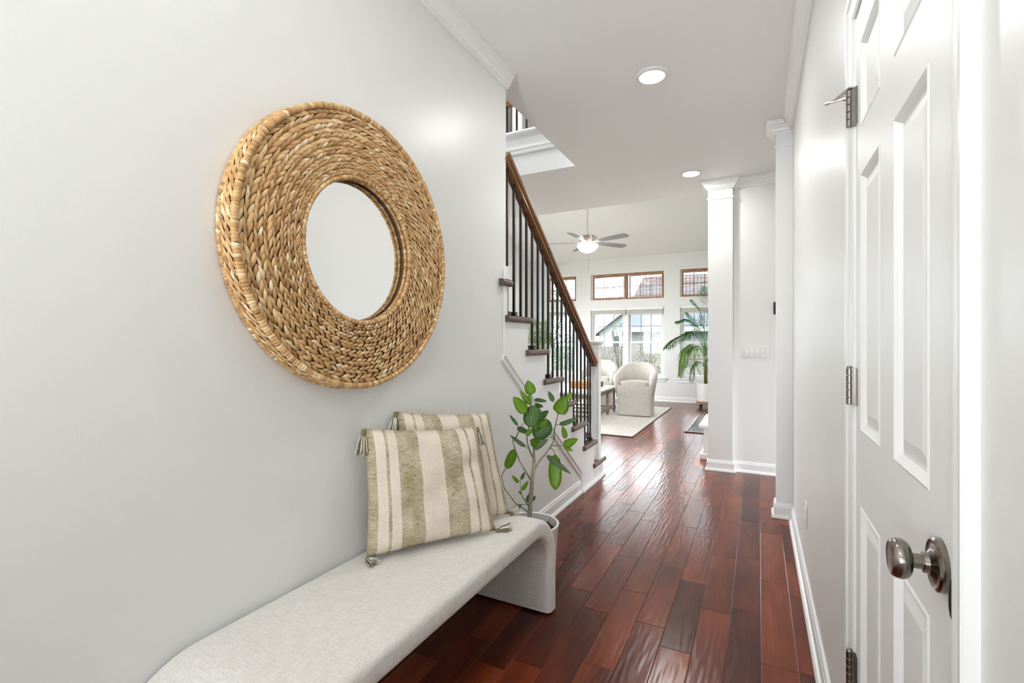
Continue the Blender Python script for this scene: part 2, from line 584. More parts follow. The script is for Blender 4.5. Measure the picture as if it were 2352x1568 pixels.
JOINTS = {-2: [1.45, 2.055, 2.66, 3.05, 3.66], -1: [1.45, 2.05, 2.76, 3.46, 4.17, 4.78], 0: [1.80, 2.41, 3.01, 3.63, 4.24], 1: [1.74, 2.35, 2.96, 3.56, 4.18],
          2: [1.37, 1.98, 2.59, 3.20, 3.82, 4.43], 3: [1.50, 2.11, 2.72, 3.33, 3.94, 4.54], 4: [1.75, 2.35, 2.96, 3.78, 4.38, 4.96, 5.66],
          5: [1.50, 2.11, 2.72, 3.33, 3.94, 4.54, 5.33, 6.04], 6: [1.64, 2.25, 2.85, 3.46, 4.06, 4.66], 7: [1.57, 2.39, 2.99, 3.60, 4.40, 5.00],
          8: [1.69, 2.50, 3.11, 3.91, 4.50, 5.10], 9: [1.5, 2.1, 2.7, 3.31, 4.11, 4.70], 10: [3.68, 4.28, 4.97], 11: [4.46, 5.06], 12: [4.68, 5.28]}


def intervals(xc):
    if xc > XR:
        return [(3.93, 4.95)]
    if xc > XFR:
        return [(-3.4, 4.95)]
    if xc > XL:
        return [(-3.4, YF)]
    if xc > XS:
        return [(4.25, YF)]
    return [(YE, YF)]


planks = []
for k in range(-9, 39):
    x1 = 0.0087 - 0.1212 * k
    x0 = x1 - 0.1212
    xc = (x0 + x1) / 2
    js = list(JOINTS.get(k, [random.uniform(5, 5.6)]))
    while js[0] > -3.5:
        js.insert(0, js[0] - 0.607)
    while js[-1] < YF:
        js.append(js[-1] + random.choice((0.607, 0.607, 0.607, 0.80)))
    for a, b_ in intervals(xc):
        for j0, j1 in zip(js, js[1:]):
            y0, y1 = max(j0, a), min(j1, b_)
            if y1 - y0 > 0.03:
                planks.append((x0, x1, y0, y1))


def plank_bm(bm, lay, p):
    x0, x1, y0, y1 = p
    g, c = 0.0002, 0.0022
    tone = min(1, max(0, random.gauss(0.52, 0.24)))
    col = (tone, random.random(), random.random(), 1)
    lo = [bm.verts.new(v) for v in ((x0 + g, y0 + g, -0.0013), (x1 - g, y0 + g, -0.0013), (x1 - g, y1 - g, -0.0013), (x0 + g, y1 - g, -0.0013))]
    up = [bm.verts.new(v) for v in ((x0 + c, y0 + c, 0), (x1 - c, y0 + c, 0), (x1 - c, y1 - c, 0), (x0 + c, y1 - c, 0))]
    fs = [bm.faces.new(up)] + [bm.faces.new((lo[i], lo[(i + 1) % 4], up[(i + 1) % 4], up[i])) for i in range(4)]
    for f in fs:
        for l in f.loops:
            l[lay] = col


def in_view(p):
    x, y = (p[0] + p[1]) / 2, (p[2] + p[3]) / 2
    if x > XR or y < 1.0 or (x < XL - 0.05 and y < 4.4):
        return False
    d = math.sin(YAW) * -x + math.cos(YAW) * y
    u = (math.cos(YAW) * x + math.sin(YAW) * y) / d
    return d > 1.5 and -0.30 < u < 0.56


vis = sorted([p for p in planks if in_view(p)], key=lambda p: p[2] - 0.3 * (p[0] + p[1]))
near = vis[:285]
rest = [p for p in planks if p not in near]
for p in near:
    bm = BM()
    lay = bm.loops.layers.float_color.new('tone')
    plank_bm(bm, lay, p)
    obj('plank', bm, M['floor'], floor)
bm = BM()
lay = bm.loops.layers.float_color.new('tone')
for p in rest:
    plank_bm(bm, lay, p)
obj('far_planks', bm, M['floor'], floor, kind='stuff')

# ------------------------------------------------------------------ walls and ceilings
bm = BM()
box(bm, XL - 0.12, XL, -3.4, 2.42, 0, CZ)
struct('wall_left', bm, M['wall'], 'long pale grey wall carrying the woven mirror', 'wall')
bm = BM()
DY0, DY1, DZ = 0.742, 1.400, 1.992      # closet door opening
box(bm, XR, XR + 0.12, -3.4, DY0, 0, CZ)
box(bm, XR, XR + 0.12, DY1, 3.92, 0, CZ)
box(bm, XR, XR + 0.12, DY0, DY1, DZ, CZ)
struct('wall_right', bm, M['wall'], 'pale grey hall wall beside the white panelled door', 'wall')
bm = BM()
box(bm, -0.213, 3.1, 4.97, YE, 0, CZ)
struct('wall_switch', bm, M['wall'], 'short pale grey cross wall holding the light switches', 'wall')
bm = BM()
box(bm, -3.2, XR + 0.2, -3.52, -3.4, 2.35, CZ)  # opening below is added to let daylight into the hall
box(bm, -3.2, -1.15, -3.52, -3.4, 0, 2.35)
box(bm, -0.42, 0.5, -3.52, -3.4, 0, 2.35)
box(bm, -1.32, 0.2, -3.52, -3.4, -0.1, 0.90)
struct('wall_back', bm, M['wall'], 'foyer wall with added daylight opening behind the viewer', 'wall')
bm = BM()   # side room shell
box(bm, 1.7, 1.8, 3.4, 5.3, 0, 0.25)  # side wall left open above this sill to add daylight
box(bm, 1.7, 1.8, 3.4, 5.3, 1.25, CZ)
box(bm, 1.7, 1.8, 3.4, 3.95, 0.25, 1.25)
box(bm, XR + 0.12, 1.8, 3.7, 3.92, 0, CZ)
struct('wall_side_room', bm, M['wall'], 'side room walls beyond the right hand pilaster', 'wall')

bm = BM()
box(bm, WELL_X, 3.2, -3.52, YE, CZ, CZ + 0.30)
box(bm, XFL, WELL_X, WELL_Y, YE, CZ, CZ + 0.30)
struct('ceiling', bm, M['ceiling'], 'warm grey flat hall ceiling with stair opening', 'ceiling')

# upper storey and living room shell
bm = BM()
box(bm, XS - 0.1, XS, -1.7, 4.30, 0, CZ)
box(bm, XS - 0.1, XS, -1.7, WELL_Y - 0.1, CZ, 5.5)
struct('wall_stair', bm, M['wall'], 'inner wall along the far side of the stairs', 'wall')
bm = BM()
box(bm, XFL - 0.1, 1.2, YE - 0.02, YE + 0.10, CZ + 0.30, 5.6)
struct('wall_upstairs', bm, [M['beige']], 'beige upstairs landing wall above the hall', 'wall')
bm = BM()
box(bm, WELL_X + 0.02, WELL_X + 0.14, -1.7, WELL_Y - 0.1, CZ + 0.30, 5.5)
box(bm, XFL - 0.1, -2.25, -1.8, -1.7, CZ, 5.6)
box(bm, -1.35, 1.2, -1.8, -1.7, CZ, 5.6)
box(bm, -2.25, -1.35, -1.8, -1.7, CZ, 3.6)  # unseen gap above here is added as a daylight source
box(bm, -2.25, -1.35, -1.8, -1.7, 4.8, 5.6)
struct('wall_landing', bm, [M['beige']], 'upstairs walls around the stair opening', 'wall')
bm = BM()
box(bm, XFL - 0.1, 1.2, -1.8, YE, 5.5, 5.6)
struct('ceiling_upstairs', bm, M['ceiling'], 'pale ceiling of the upstairs landing', 'ceiling')
bm = BM()
box(bm, XFL - 0.12, XFL, -1.7, 6.1, 0, 5.6)
box(bm, XFL - 0.12, XFL, 8.5, YF, 0, 5.6)
box(bm, XFL - 0.12, XFL, 6.1, 8.5, 2.25, 5.6)  # unseen opening below, added to bring daylight into the living room
box(bm, XFL - 0.12, XFL, 6.1, 8.5, 0, 0.15)
struct('wall_living_left', bm, M['wall_living'], 'pale left wall of the living room', 'wall')
bm = BM()
box(bm, XFR, XFR + 0.12, YE, YF, 0, 5.6)
struct('wall_living_right', bm, M['wall_living'], 'pale fireplace wall of the living room', 'wall')
bm = BM()
SL = 0.36
prism(bm, [(YF + 0.2, 3.0 - SL * 0.2), (YE, 3.0 + SL * (YF - YE)), (YE, 3.15 + SL * (YF - YE)), (YF + 0.2, 3.15 - SL * 0.2)], 'x', XFL - 0.1, XFR + 0.1)
struct('ceiling_living', bm, M['ceiling_living'], 'pale vaulted living room ceiling sloping down to the windows', 'ceiling')

# far window wall with openings
WINS = [(-4.30, -3.60), (-3.26, -1.715), (-1.40, -0.70)]
WZ = (0.48, 1.93, 2.115, 2.665)
bm = BM()
xs = [XFL - 0.1] + [v for w in WINS for v in w] + [XFR + 0.1]
for i in range(0, len(xs), 2):
    box(bm, xs[i], xs[i + 1], YF, YF + 0.16, 0, 3.1)
for a, b_ in WINS:
    box(bm, a, b_, YF, YF + 0.16, 0, WZ[0])
    box(bm, a, b_, YF, YF + 0.16, WZ[1], WZ[2])
    box(bm, a, b_, YF, YF + 0.16, WZ[3], 3.1)
struct('wall_far', bm, M['wall_living'], 'far living room wall pierced by tall windows and transoms', 'wall')

for a, b_ in WINS:
    portal(((a + b_) / 2, YF + 0.17, (WZ[0] + WZ[1]) / 2), (-PI / 2, 0, 0), b_ - a, WZ[1] - WZ[0])
    portal(((a + b_) / 2, YF + 0.17, (WZ[2] + WZ[3]) / 2), (-PI / 2, 0, 0), b_ - a, WZ[3] - WZ[2])

# under-stair wall and its skirt, stepped
RUN, RISE, Y1, Z1 = 0.2697, 0.2012, 4.343, 0.162
TT = 0.038                      # tread thickness


def nose(k):
    return Y1 - RUN * (k - 1)


def ztop(k):
    return Z1 + RISE * (k - 1)


def steps(kmax, yend):
    """stepped outline under the treads from the bottom riser up to yend"""
    pts = [(nose(1) - 0.036, 0.0)]
    for k in range(1, kmax + 1):
        pts.append((nose(k) - 0.036, ztop(k) - TT))
        y2 = nose(k + 1) - 0.036 if k < kmax else yend
        pts.append((y2, ztop(k) - TT))
    return pts


bm = BM()
pts = steps(8, 2.42)
pts.append((2.42, 0.0))
prism(bm, pts, 'x', XL - 0.10, XL)
struct('wall_understair', bm, M['wall'], 'pale triangular wall under the staircase beside the potted fig', 'wall')

# ------------------------------------------------------------------ trims
CROWN = [(0.0, -0.080), (0.012, -0.080), (0.014, -0.070), (0.024, -0.066), (0.030, -0.052), (0.045, -0.030), (0.056, -0.022), (0.058, -0.014), (0.064, -0.012), (0.064, 0.0), (0.0, 0.0)]
BASE = [(0.0, 0.0), (0.028, 0.0), (0.028, 0.008), (0.022, 0.020), (0.014, 0.026), (0.014, 0.078), (0.011, 0.084), (0.009, 0.096), (0.004, 0.102), (0.0, 0.102)]


def run_y(bm, prof, xw, sgn, y0, y1, z):
    prism(bm, [(xw + sgn * p, z + q) for p, q in prof], 'y', y0, y1)


def run_x(bm, prof, yw, sgn, x0, x1, z):
    prism(bm, [(yw + sgn * p, z + q) for p, q in prof], 'x', x0, x1)


bm = BM(); run_y(bm, CROWN, XL, 1, -3.4, 2.425, CZ)
struct('trim_1', bm, M['trim'], 'white crown moulding along the top of the mirror wall', 'crown moulding')
bm = BM(); run_y(bm, CROWN, XR, -1, -3.4, 3.80, CZ)
struct('trim_2', bm, M['trim'], 'white crown moulding above the panelled door wall', 'crown moulding')
bm = BM(); run_x(bm, CROWN, 4.97, -1, -0.213, 3.0, CZ)
struct('trim_3', bm, M['trim'], 'short white crown moulding above the light switches', 'crown moulding')
bm = BM(); run_y(bm, BASE, XL, 1, -3.4, 3.70, 0)
struct('baseboard_left', bm, M['trim'], 'white baseboard under the mirror wall and the stairs', 'baseboard')
bm = BM()
prism(bm, [(XL + 0.014 + p, q) for p, q in [(0, 0), (0.022, 0), (0.022, 0.01), (0.012, 0.028), (0, 0.030)]], 'y', 3.69, nose(1) - 0.03)
struct('trim_4', bm, M['trim'], 'white quarter round moulding along the foot of the stair skirt', 'moulding')
bm = BM(); run_y(bm, BASE, XR, -1, 1.46, 3.80, 0)
struct('baseboard_right', bm, M['trim'], 'white baseboard along the hall wall past the door', 'baseboard')
bm = BM(); run_x(bm, BASE, 4.97, -1, -0.213, 3.0, 0)
struct('baseboard_switch', bm, M['trim'], 'white baseboard under the light switches', 'baseboard')
bm = BM(); run_x(bm, BASE, YF, -1, XFL, XFR, 0)
struct('baseboard_far', bm, M['trim'], 'white baseboard below the living room windows', 'baseboard')
bm = BM(); run_y(bm, BASE, XFL, 1, YE, YF, 0)
struct('baseboard_living', bm, M['trim'], 'white baseboard along the left living room wall', 'baseboard')


def pillar(name, x0, x1, y0, y1, label):
    t = thing(name, label, 'column', (0, 0, 0), None, 'structure')
    bm = BM(); box(bm, x0, x1, y0, y1, 0, CZ)
    obj('shaft', bm, M['trim'] if name != 'column' else M['wall'], t)
    bm = BM()
    loft_rect(bm, x0, x1, y0, y1, [(0.0005, CZ - 0.085), (0.012, CZ - 0.085), (0.014, CZ - 0.075), (0.024, CZ - 0.070), (0.030, CZ - 0.054), (0.045, CZ - 0.032), (0.056, CZ - 0.024), (0.058, CZ - 0.016), (0.064, CZ - 0.014), (0.064, CZ - 0.001)])
    obj('capital', bm, M['trim'], t)
    bm = BM()
    loft_rect(bm, x0, x1, y0, y1, [(0.0005, CZ - 0.178), (0.008, CZ - 0.177), (0.010, CZ - 0.170), (0.008, CZ - 0.163), (0.0005, CZ - 0.162)])
    obj('necking', bm, M['trim'], t)
    bm = BM()
    loft_rect(bm, x0, x1, y0, y1, [(0.028, 0.001), (0.028, 0.008), (0.022, 0.020), (0.014, 0.026), (0.014, 0.078), (0.011, 0.084), (0.009, 0.096), (0.0005, 0.102)])
    obj('base_moulding', bm, M['trim'], t)
    return t


pillar('column', -0.427, -0.213, 4.91, YE, 'square white column at the end of the hall, nearest the living room')
pillar('pilaster', 0.11, XR + 0.11, 3.80, 3.92, 'narrow white pilaster ending the right hall wall')

# fascia of the stair opening with its mouldings
bm = BM()
prism(bm, [(WELL_Y, CZ), (WELL_Y - 0.012, CZ), (WELL_Y - 0.012, 2.925), (WELL_Y - 0.030, 2.930), (WELL_Y - 0.034, 2.945), (WELL_Y - 0.022, 2.955), (WELL_Y - 0.022, 2.972), (WELL_Y - 0.032, 2.976), (WELL_Y - 0.032, 2.988), (WELL_Y - 0.014, 2.990),
           (WELL_Y - 0.014, 3.075), (WELL_Y - 0.030, 3.095), (WELL_Y - 0.052, 3.105), (WELL_Y - 0.060, 3.120), (WELL_Y - 0.052, 3.138), (WELL_Y + 0.08, 3.140), (WELL_Y + 0.08, 3.04), (WELL_Y, 3.04)], 'x', XFL, WELL_X - 0.0004)
struct('trim_5', bm, M['trim'], 'white moulded fascia of the landing above the stairs', 'fascia')
bm = BM()
run = [(WELL_Y + 0.4, CZ)]
box(bm, -2.690, -2.570, YE - 0.045, YE - 0.0205, 3.04, 5.2)
struct('trim_6', bm, M['trim'], 'white door casing on the landing wall behind the upper balusters', 'casing')

# ------------------------------------------------------------------ staircase
st = thing('staircase', 'staircase with dark treads, black iron balusters and a wooden handrail climbing toward the mirror wall', 'staircase', (0, 0, 0))
for k in range(1, 11):
    y1 = nose(k); y0 = nose(k + 1) - 0.036
    z1 = ztop(k); z0 = z1 - TT
    xo = XL + 0.034 if k < 9 else XL - 0.13
    bm = BM()
    if k < 9:
        ya = y0 if k < 8 else 2.425
        # tread with rounded front and a return nosing on the open side
        r = TT / 2
        prof = []
        for i in range(9):
            a = -PI / 2 + PI * i / 8
            prof.append((y1 - r + r * math.cos(a), z0 + r + r * math.sin(a)))
        prof += [(ya - 0.0, z1), (ya - 0.0, z0)]
        prism(bm, prof, 'x', XS, XL + 0.004)
        # return nosing (half-round), mitred at the near end
        yr0 = y0 - 0.030 if k < 8 else 2.335
        half = []
        for i in range(9):
            a = -PI / 2 + PI * i / 8
            half.append((XL + 0.004 + (0.034 - r) + r * math.cos(a), z0 + r + r * math.sin(a)))
        half += [(XL + 0.0035, z1), (XL + 0.0035, z0)]
        prism(bm, half, 'y', yr0, y1 - 0.010)
    else:
        box(bm, XS, xo, y0, y1, z0, z1, 0.006)
    obj('tread', bm, M['tread'], st, 'auto')
    bm = BM()
    box(bm, XS, XL - 0.002 if k < 9 else xo, y1 - 0.05, y1 - 0.0362, (ztop(k - 1) if k > 1 else 0.0), z0 - 0.0005)
    obj('riser', bm, M['trim'], st)
# raised skirt board between the steps and the raking moulding
bm = BM()
DG = 0.746
pts = steps(8, 2.386)
pts += [(2.386, 1.150), (3.700, 0.166), (3.700, 0.0)]
prism(bm, pts, 'x', XL + 0.0004, XL + 0.012)
obj('skirt_board', bm, M['trim'], st)
bm = BM()
dv = Vector((0, 1.0, -DG)).normalized(); nv = Vector((0, DG, 1.0)).normalized()
a = Vector((XL, 2.386, 1.150)); b_ = Vector((XL, 3.712, 0.162))
for off0, off1, th in ((-0.040, -0.012, 0.012), (-0.012, 0.0, 0.021), (-0.046, -0.040, 0.006)):
    ring = []
    for p in (a, b_):
        ring.append([bm.verts.new(p + nv * o_ + Vector((t_, 0, 0))) for o_, t_ in ((off0, 0.0006), (off0, th), (off1, th), (off1, 0.0006))])
    fs = [bm.faces.new(ring[0]), bm.faces.new(ring[1])]
    for i in range(4):
        fs.append(bm.faces.new((ring[0][i], ring[0][(i + 1) % 4], ring[1][(i + 1) % 4], ring[1][i])))
    bmesh.ops.recalc_face_normals(bm, faces=fs)
box(bm, XL + 0.0006, XL + 0.018, 3.694, 3.712, 0, 0.170)
obj('raking_moulding', bm, M['trim'], st)

# handrail
RX = -1.302


def rail_top(y):
    return 2.29 - 0.745 * (y - 2.48)


rd = Vector((0, -1.0, 0.745)).normalized()
rn = Vector((0, 0.745, 1.0)).normalized()
prof = [(-0.026, -0.060), (0.026, -0.060), (0.026, -0.052), (0.020, -0.048), (0.020, -0.036), (0.030, -0.030), (0.034, -0.020), (0.033, -0.010), (0.022, -0.001), (0.0, 0.0), (-0.022, -0.001), (-0.033, -0.010), (-0.034, -0.020), (-0.030, -0.030), (-0.020, -0.036), (-0.020, -0.048), (-0.026, -0.052)]
bm = BM()
ends = []
for y in (4.150, 2.447):
    p = Vector((RX, y, rail_top(y)))
    ends.append([bm.verts.new(p + Vector((px, 0, 0)) + rn * pz) for px, pz in prof])
fs = [bm.faces.new(ends[0]), bm.faces.new(ends[1])]
n = len(prof)
for i in range(n):
    fs.append(bm.faces.new((ends[0][i], ends[0][(i + 1) % n], ends[1][(i + 1) % n], ends[1][i])))
bmesh.ops.recalc_face_normals(bm, faces=fs)
hr = obj('handrail', bm, M['oak_rail'], st, 'auto')
# balusters
BY = [2.465, 2.555, 2.647, 2.729, 2.815, 2.905, 2.990, 3.080, 3.162, 3.252, 3.337, 3.428, 3.515, 3.595, 3.680, 3.772, 3.870, 3.955, 4.018]
for i, y in enumerate(BY):
    k = 1
    while k < 8 and y < nose(k + 1) - 0.036 + 0.004:
        k += 1
    zb = ztop(k)
    zt = rail_top(y) - 0.060 * math.sqrt(1 + 0.745 ** 2)
    bm = BM()
    box(bm, RX - 0.0066, RX + 0.0066, y - 0.0066, y + 0.0066, zb, zt + 0.004)
    b0 = obj('baluster', bm, M['black'], st)
    if i % 3 != 2:
        bm = BM()
        loft_rect(bm, RX, RX, y, y, [(0.018, zb + 0.0005), (0.018, zb + 0.008), (0.013, zb + 0.012), (0.015, zb + 0.020), (0.017, zb + 0.023), (0.0150, zb + 0.026), (0.0072, zb + 0.027)])
        obj('shoe', bm, M['black'], b0)
# newel
bm = BM()
box(bm, -1.337, -1.270, 4.160, 4.228, Z1, 1.205)
nw = obj('newel_post', bm, M['trim'], st)
bm = BM()
loft_rect(bm, -1.337, -1.270, 4.160, 4.228, [(0.0005, 1.165), (0.006, 1.166), (0.006, 1.172), (0.002, 1.176), (0.004, 1.186), (0.014, 1.200), (0.016, 1.208), (0.026, 1.210), (0.026, 1.222), (0.020, 1.229), (-0.02, 1.231)])
obj('newel_cap', bm, M['trim'], nw)

# white bracket on the tread end at the wall corner
bm = BM()
prof = []
for i in range(9):
    a = PI * i / 8
    prof.append((2.405 + 0.019 * math.cos(a), ztop(8) + 0.055 + 0.022 * math.sin(a)))
prof += [(2.386, ztop(8) + 0.018), (2.378, ztop(8) + 0.014), (2.378, ztop(8) + 0.001), (2.44, ztop(8) + 0.001), (2.44, ztop(8) + 0.010), (2.424, ztop(8) + 0.018)]
prism(bm, prof, 'x', XL + 0.0008, XL + 0.028)
tag(obj('corner_bracket', bm, M['plastic'], None, 'auto'), 'small white rounded plastic bracket standing on the highest visible stair tread', 'bracket')

# upstairs railing
ur = thing('landing_railing', 'black balusters and wood rail on the landing seen through the stair opening', 'railing', (0, 0, 0))
bm = BM()
box(bm, -3.4, -1.43, 4.87, 4.93, 3.925, 3.985, 0.012)
obj('handrail', bm, M['oak_rail'], ur, 'auto')
for x in [-2.583 + 0.124 * i for i in range(-4, 8)]:
    bm = BM()
    box(bm, x - 0.0085, x + 0.0085, 4.8915, 4.9085, 3.0405, 3.935)
    obj('baluster', bm, M['black'], ur)

# ------------------------------------------------------------------ recessed lights
M['lamp'] = emit('downlight_lens', (1.0, 0.985, 0.955), DOWNLIGHT)
M['fill_foyer'] = emit('foyer_fill_lens', (1.0, 0.985, 0.955), FOYER_FILL)
M['fill_living'] = emit('living_fill_lens', (1.0, 0.985, 0.955), LIVING_FILL)
M['fill_upstairs'] = emit('upstairs_fill_lens', (1.0, 0.985, 0.955), UPSTAIRS_FILL)


def downlight(x, y, label, grp='recessed hall ceiling lights', z=CZ, tilt=0.0, lamp='lamp'):
    t = thing('recessed_light', label, 'ceiling light', (x, y, z), grp)
    t.rotation_euler = (tilt, 0, 0)
    bm = BM()
    lathe(bm, [(0.070, -0.0135), (0.086, -0.0135), (0.092, -0.008), (0.092, -0.0005), (0.070, -0.0005)], 40, cap=False)
    obj('trim_ring', bm, M['plastic'], t, 'auto')
    bm = BM()
    bmesh.ops.create_circle(bm, cap_ends=True, radius=0.0705, segments=40, matrix=Matrix.Translation((0, 0, -0.0110)))
    for f in bm.faces:
        if f.normal.z > 0:
            f.normal_flip()
    obj('lens', bm, M[lamp], t)
    return t


downlight(-0.54, 2.796, 'round recessed ceiling light nearest the viewer, above the hall')
downlight(-0.54, 4.578, 'round recessed ceiling light farther along, close to the square column')
downlight(-0.54, 1.012, 'added round fill light above the bench, out of view overhead', lamp='fill_foyer')  # unseen lights from here to the foyer, added to brighten the hall
downlight(-0.54, -0.77, 'added round fill light over the foyer behind the viewer', lamp='fill_foyer')
downlight(-0.54, -2.55, 'added round fill light near the foyer wall behind the viewer', lamp='fill_foyer')
for x, y, w_ in ((-3.7, 5.9, 'left rear'), (-1.4, 5.9, 'right rear'), (-3.7, 7.3, 'left front'), (-1.2, 7.3, 'right front')):  # unseen lights added to brighten the living room
    downlight(x, y, 'added fill light in the %s of the vaulted living room ceiling' % w_, 'added living room fill lights', 3.0 + 0.36 * (10.1 - y), -math.atan(0.36), 'fill_living')
downlight(-1.85, 2.9, 'added fill light in the upstairs ceiling over the stairs, out of view', 'added upstairs fill lights', 5.5, 0.0, 'fill_upstairs')  # unseen pair added to brighten the landing
downlight(-1.85, 1.2, 'added fill light in the upstairs ceiling farther back, out of view', 'added upstairs fill lights', 5.5, 0.0, 'fill_upstairs')

# ------------------------------------------------------------------ closet door
dr = thing('door_1', 'white six panel closet door with dark nickel knob on the right wall', 'door', (0, 0, 0), None, 'structure')
XD = XR - 0.002                 # face of the door, nearly flush with the wall
PY = [(0.842, 1.033), (1.140, 1.333)]
PZ = [(0.20, 0.845), (1.015, 1.602), (1.707, 1.903)]
D0, D1 = DY0 + 0.004, DY1 - 0.004
bm = BM()
ycuts = [D0, PY[0][0], PY[0][1], PY[1][0], PY[1][1], D1]
zcuts = [0.008, PZ[0][0], PZ[0][1], PZ[1][0], PZ[1][1], PZ[2][0], PZ[2][1], DZ - 0.004]
for i in range(5):
    for j in range(7):
        if i in (1, 3) and j in (1, 3, 5):
            continue
        vs = [bm.verts.new((XD, y, z)) for y, z in ((ycuts[i], zcuts[j]), (ycuts[i], zcuts[j + 1]), (ycuts[i + 1], zcuts[j + 1]), (ycuts[i + 1], zcuts[j]))]
        bm.faces.new(vs)
bmesh.ops.remove_doubles(bm, verts=bm.verts, dist=1e-5)
# the door's edges and back
x2 = XD + 0.035
for q in (((XD, D0, 0.008), (x2, D0, 0.008), (x2, D0, DZ - 0.004), (XD, D0, DZ - 0.004)), ((XD, D1, 0.008), (XD, D1, DZ - 0.004), (x2, D1, DZ - 0.004), (x2, D1, 0.008)),
          ((x2, D0, 0.008), (x2, D1, 0.008), (x2, D1, DZ - 0.004), (x2, D0, DZ - 0.004)), ((XD, D0, DZ - 0.004), (x2, D0, DZ - 0.004), (x2, D1, DZ - 0.004), (XD, D1, DZ - 0.004))):
    bm.faces.new([bm.verts.new(v) for v in q])
bmesh.ops.recalc_face_normals(bm, faces=bm.faces[:])
obj('door_leaf', bm, M['door'], dr)
for (ya, yb) in PY:
    for (za, zb) in PZ:
        bm = BM()
        rings = []
        for e, dx in ((0.0, 0.0), (0.004, -0.002), (0.010, 0.003), (0.016, 0.009), (0.022, 0.009), (0.046, 0.0030), (0.047, 0.0030)):
            rings.append([bm.verts.new((XD + dx, y, z)) for y, z in ((ya + e, za + e), (ya + e, zb - e), (yb - e, zb - e), (yb - e, za + e))])
        for r0, r1 in zip(rings, rings[1:]):
            for i in range(4):
                bm.faces.new((r0[i], r0[(i + 1) % 4], r1[(i + 1) % 4], r1[i]))
        bm.faces.new(rings[-1])
        bmesh.ops.recalc_face_normals(bm, faces=bm.faces[:])
        if bm.faces[-1].normal.x > 0:
            bmesh.ops.reverse_faces(bm, faces=bm.faces[:])
        obj('door_panel', bm, M['door'], dr)
# casing: colonial profile thin at the opening, thick outside
CAS = [(0.0, 0.0), (0.0, 0.006), (0.006, 0.009), (0.012, 0.008), (0.018, 0.0095), (0.034, 0.012), (0.040, 0.0165), (0.048, 0.0155), (0.058, 0.0165), (0.060, 0.014), (0.060, 0.0)]
bm = BM()
O = 0.002
path = [(DY0 - O, 0.0, -1, 0), (DY0 - O, DZ + O, -1, 1), (DY1 + O, DZ + O, 1, 1), (DY1 + O, 0.0, 1, 0)]
rings = []
for (y, z, sy, sz) in path:
    rings.append([bm.verts.new((XR - h, y + sy * w, z + sz * w)) for w, h in CAS])
n = len(CAS)
for r0, r1 in zip(rings, rings[1:]):
    for i in range(n):
        bm.faces.new((r0[i], r0[(i + 1) % n], r1[(i + 1) % n], r1[i]))
bmesh.ops.recalc_face_normals(bm, faces=bm.faces[:])
obj('door_casing', bm, M['trim'], dr)
bm = BM()
box(bm, XR + 0.001, XR + 0.11, DY0 - 0.012, DY0 + 0.0006, 0, DZ)
box(bm, XR + 0.001, XR + 0.11, DY1 - 0.0006, DY1 + 0.012, 0, DZ)
box(bm, XR + 0.001, XR + 0.11, DY0 - 0.012, DY1 + 0.012, DZ - 0.001, DZ + 0.012)
box(bm, XR + 0.045, XR + 0.06, DY0, DY1, 0, DZ)
obj('door_jamb', bm, M['trim'], dr)
for z in (1.781, 1.112, 0.430):
    bm = BM()
    yk, xk = DY1 + 0.002, XR - 0.0145
    for i in range(5):
        z0 = z - 0.044 + i * 0.0176
        lathe(bm, [(0.0065, z0 + 0.0006), (0.0072, z0 + 0.0014), (0.0072, z0 + 0.0162), (0.0065, z0 + 0.0170)], 16, Matrix.Translation((xk, yk, 0)))
    lathe(bm, [(0.004, z + 0.044), (0.0062, z + 0.0445), (0.005, z + 0.048), (0.001, z + 0.049)], 14, Matrix.Translation((xk, yk, 0)))
    hg = obj('hinge', bm, M['pewter'], dr, 'auto')
    bm = BM()
    box(bm, XD - 0.0028, XD - 0.0003, DY1 - 0.022, DY1 - 0.001, z - 0.044, z + 0.044, 0.0008, 1)
    box(bm, xk - 0.001, XD - 0.001, DY1 - 0.004, DY1 - 0.001, z - 0.044, z + 0.044)
    obj('hinge_leaf', bm, M['pewter'], hg)
    if z > 1.7:
        bm = BM()
        zt = z + 0.047
        # arm of the hinge pin door stop reaching out over the casing and wall
        p0 = Vector((xk, yk, zt)); p1 = Vector((xk - 0.010, yk + 0.020, zt + 0.001)); p2 = Vector((xk - 0.026, yk + 0.040, zt - 0.003))
        for q0, q1, w0, w1 in ((p0 + Vector((0.004, -0.006, 0.002)), p1, 0.008, 0.006), (p1, p2, 0.006, 0.004)):
            vs = []
            for q, w in ((q0, w0), (q1, w1)):
                for a_, b2 in ((-1, -1), (1, -1), (1, 1), (-1, 1)):
                    vs.append(bm.verts.new(q + Vector((a_ * w * 0.9, a_ * w * 0.25, b2 * 0.0016))))
            for f in ((0, 1, 2, 3), (7, 6, 5, 4), (0, 4, 5, 1), (1, 5, 6, 2), (2, 6, 7, 3), (3, 7, 4, 0)):
                bm.faces.new([vs[i] for i in f])
        bmesh.ops.recalc_face_normals(bm, faces=bm.faces[:])
        tube(bm, [p2 + Vector((-0.014, 0.004, -0.001)), p2 + Vector((0.020, 0.000, 0.0))], 0.0034, 10)
        tube(bm, [p2 + Vector((0.018, 0.000, 0.0)), p2 + Vector((0.028, -0.001, 0.0))], 0.0060, 12)
        tube(bm, [p2 + Vector((-0.020, 0.006, -0.002)), p2 + Vector((-0.010, 0.003, -0.001))], [0.003, 0.0042], 10)
        obj('door_stop', bm, M['bright_nickel'], hg)['label'] = 'bright hinge pin door stop'
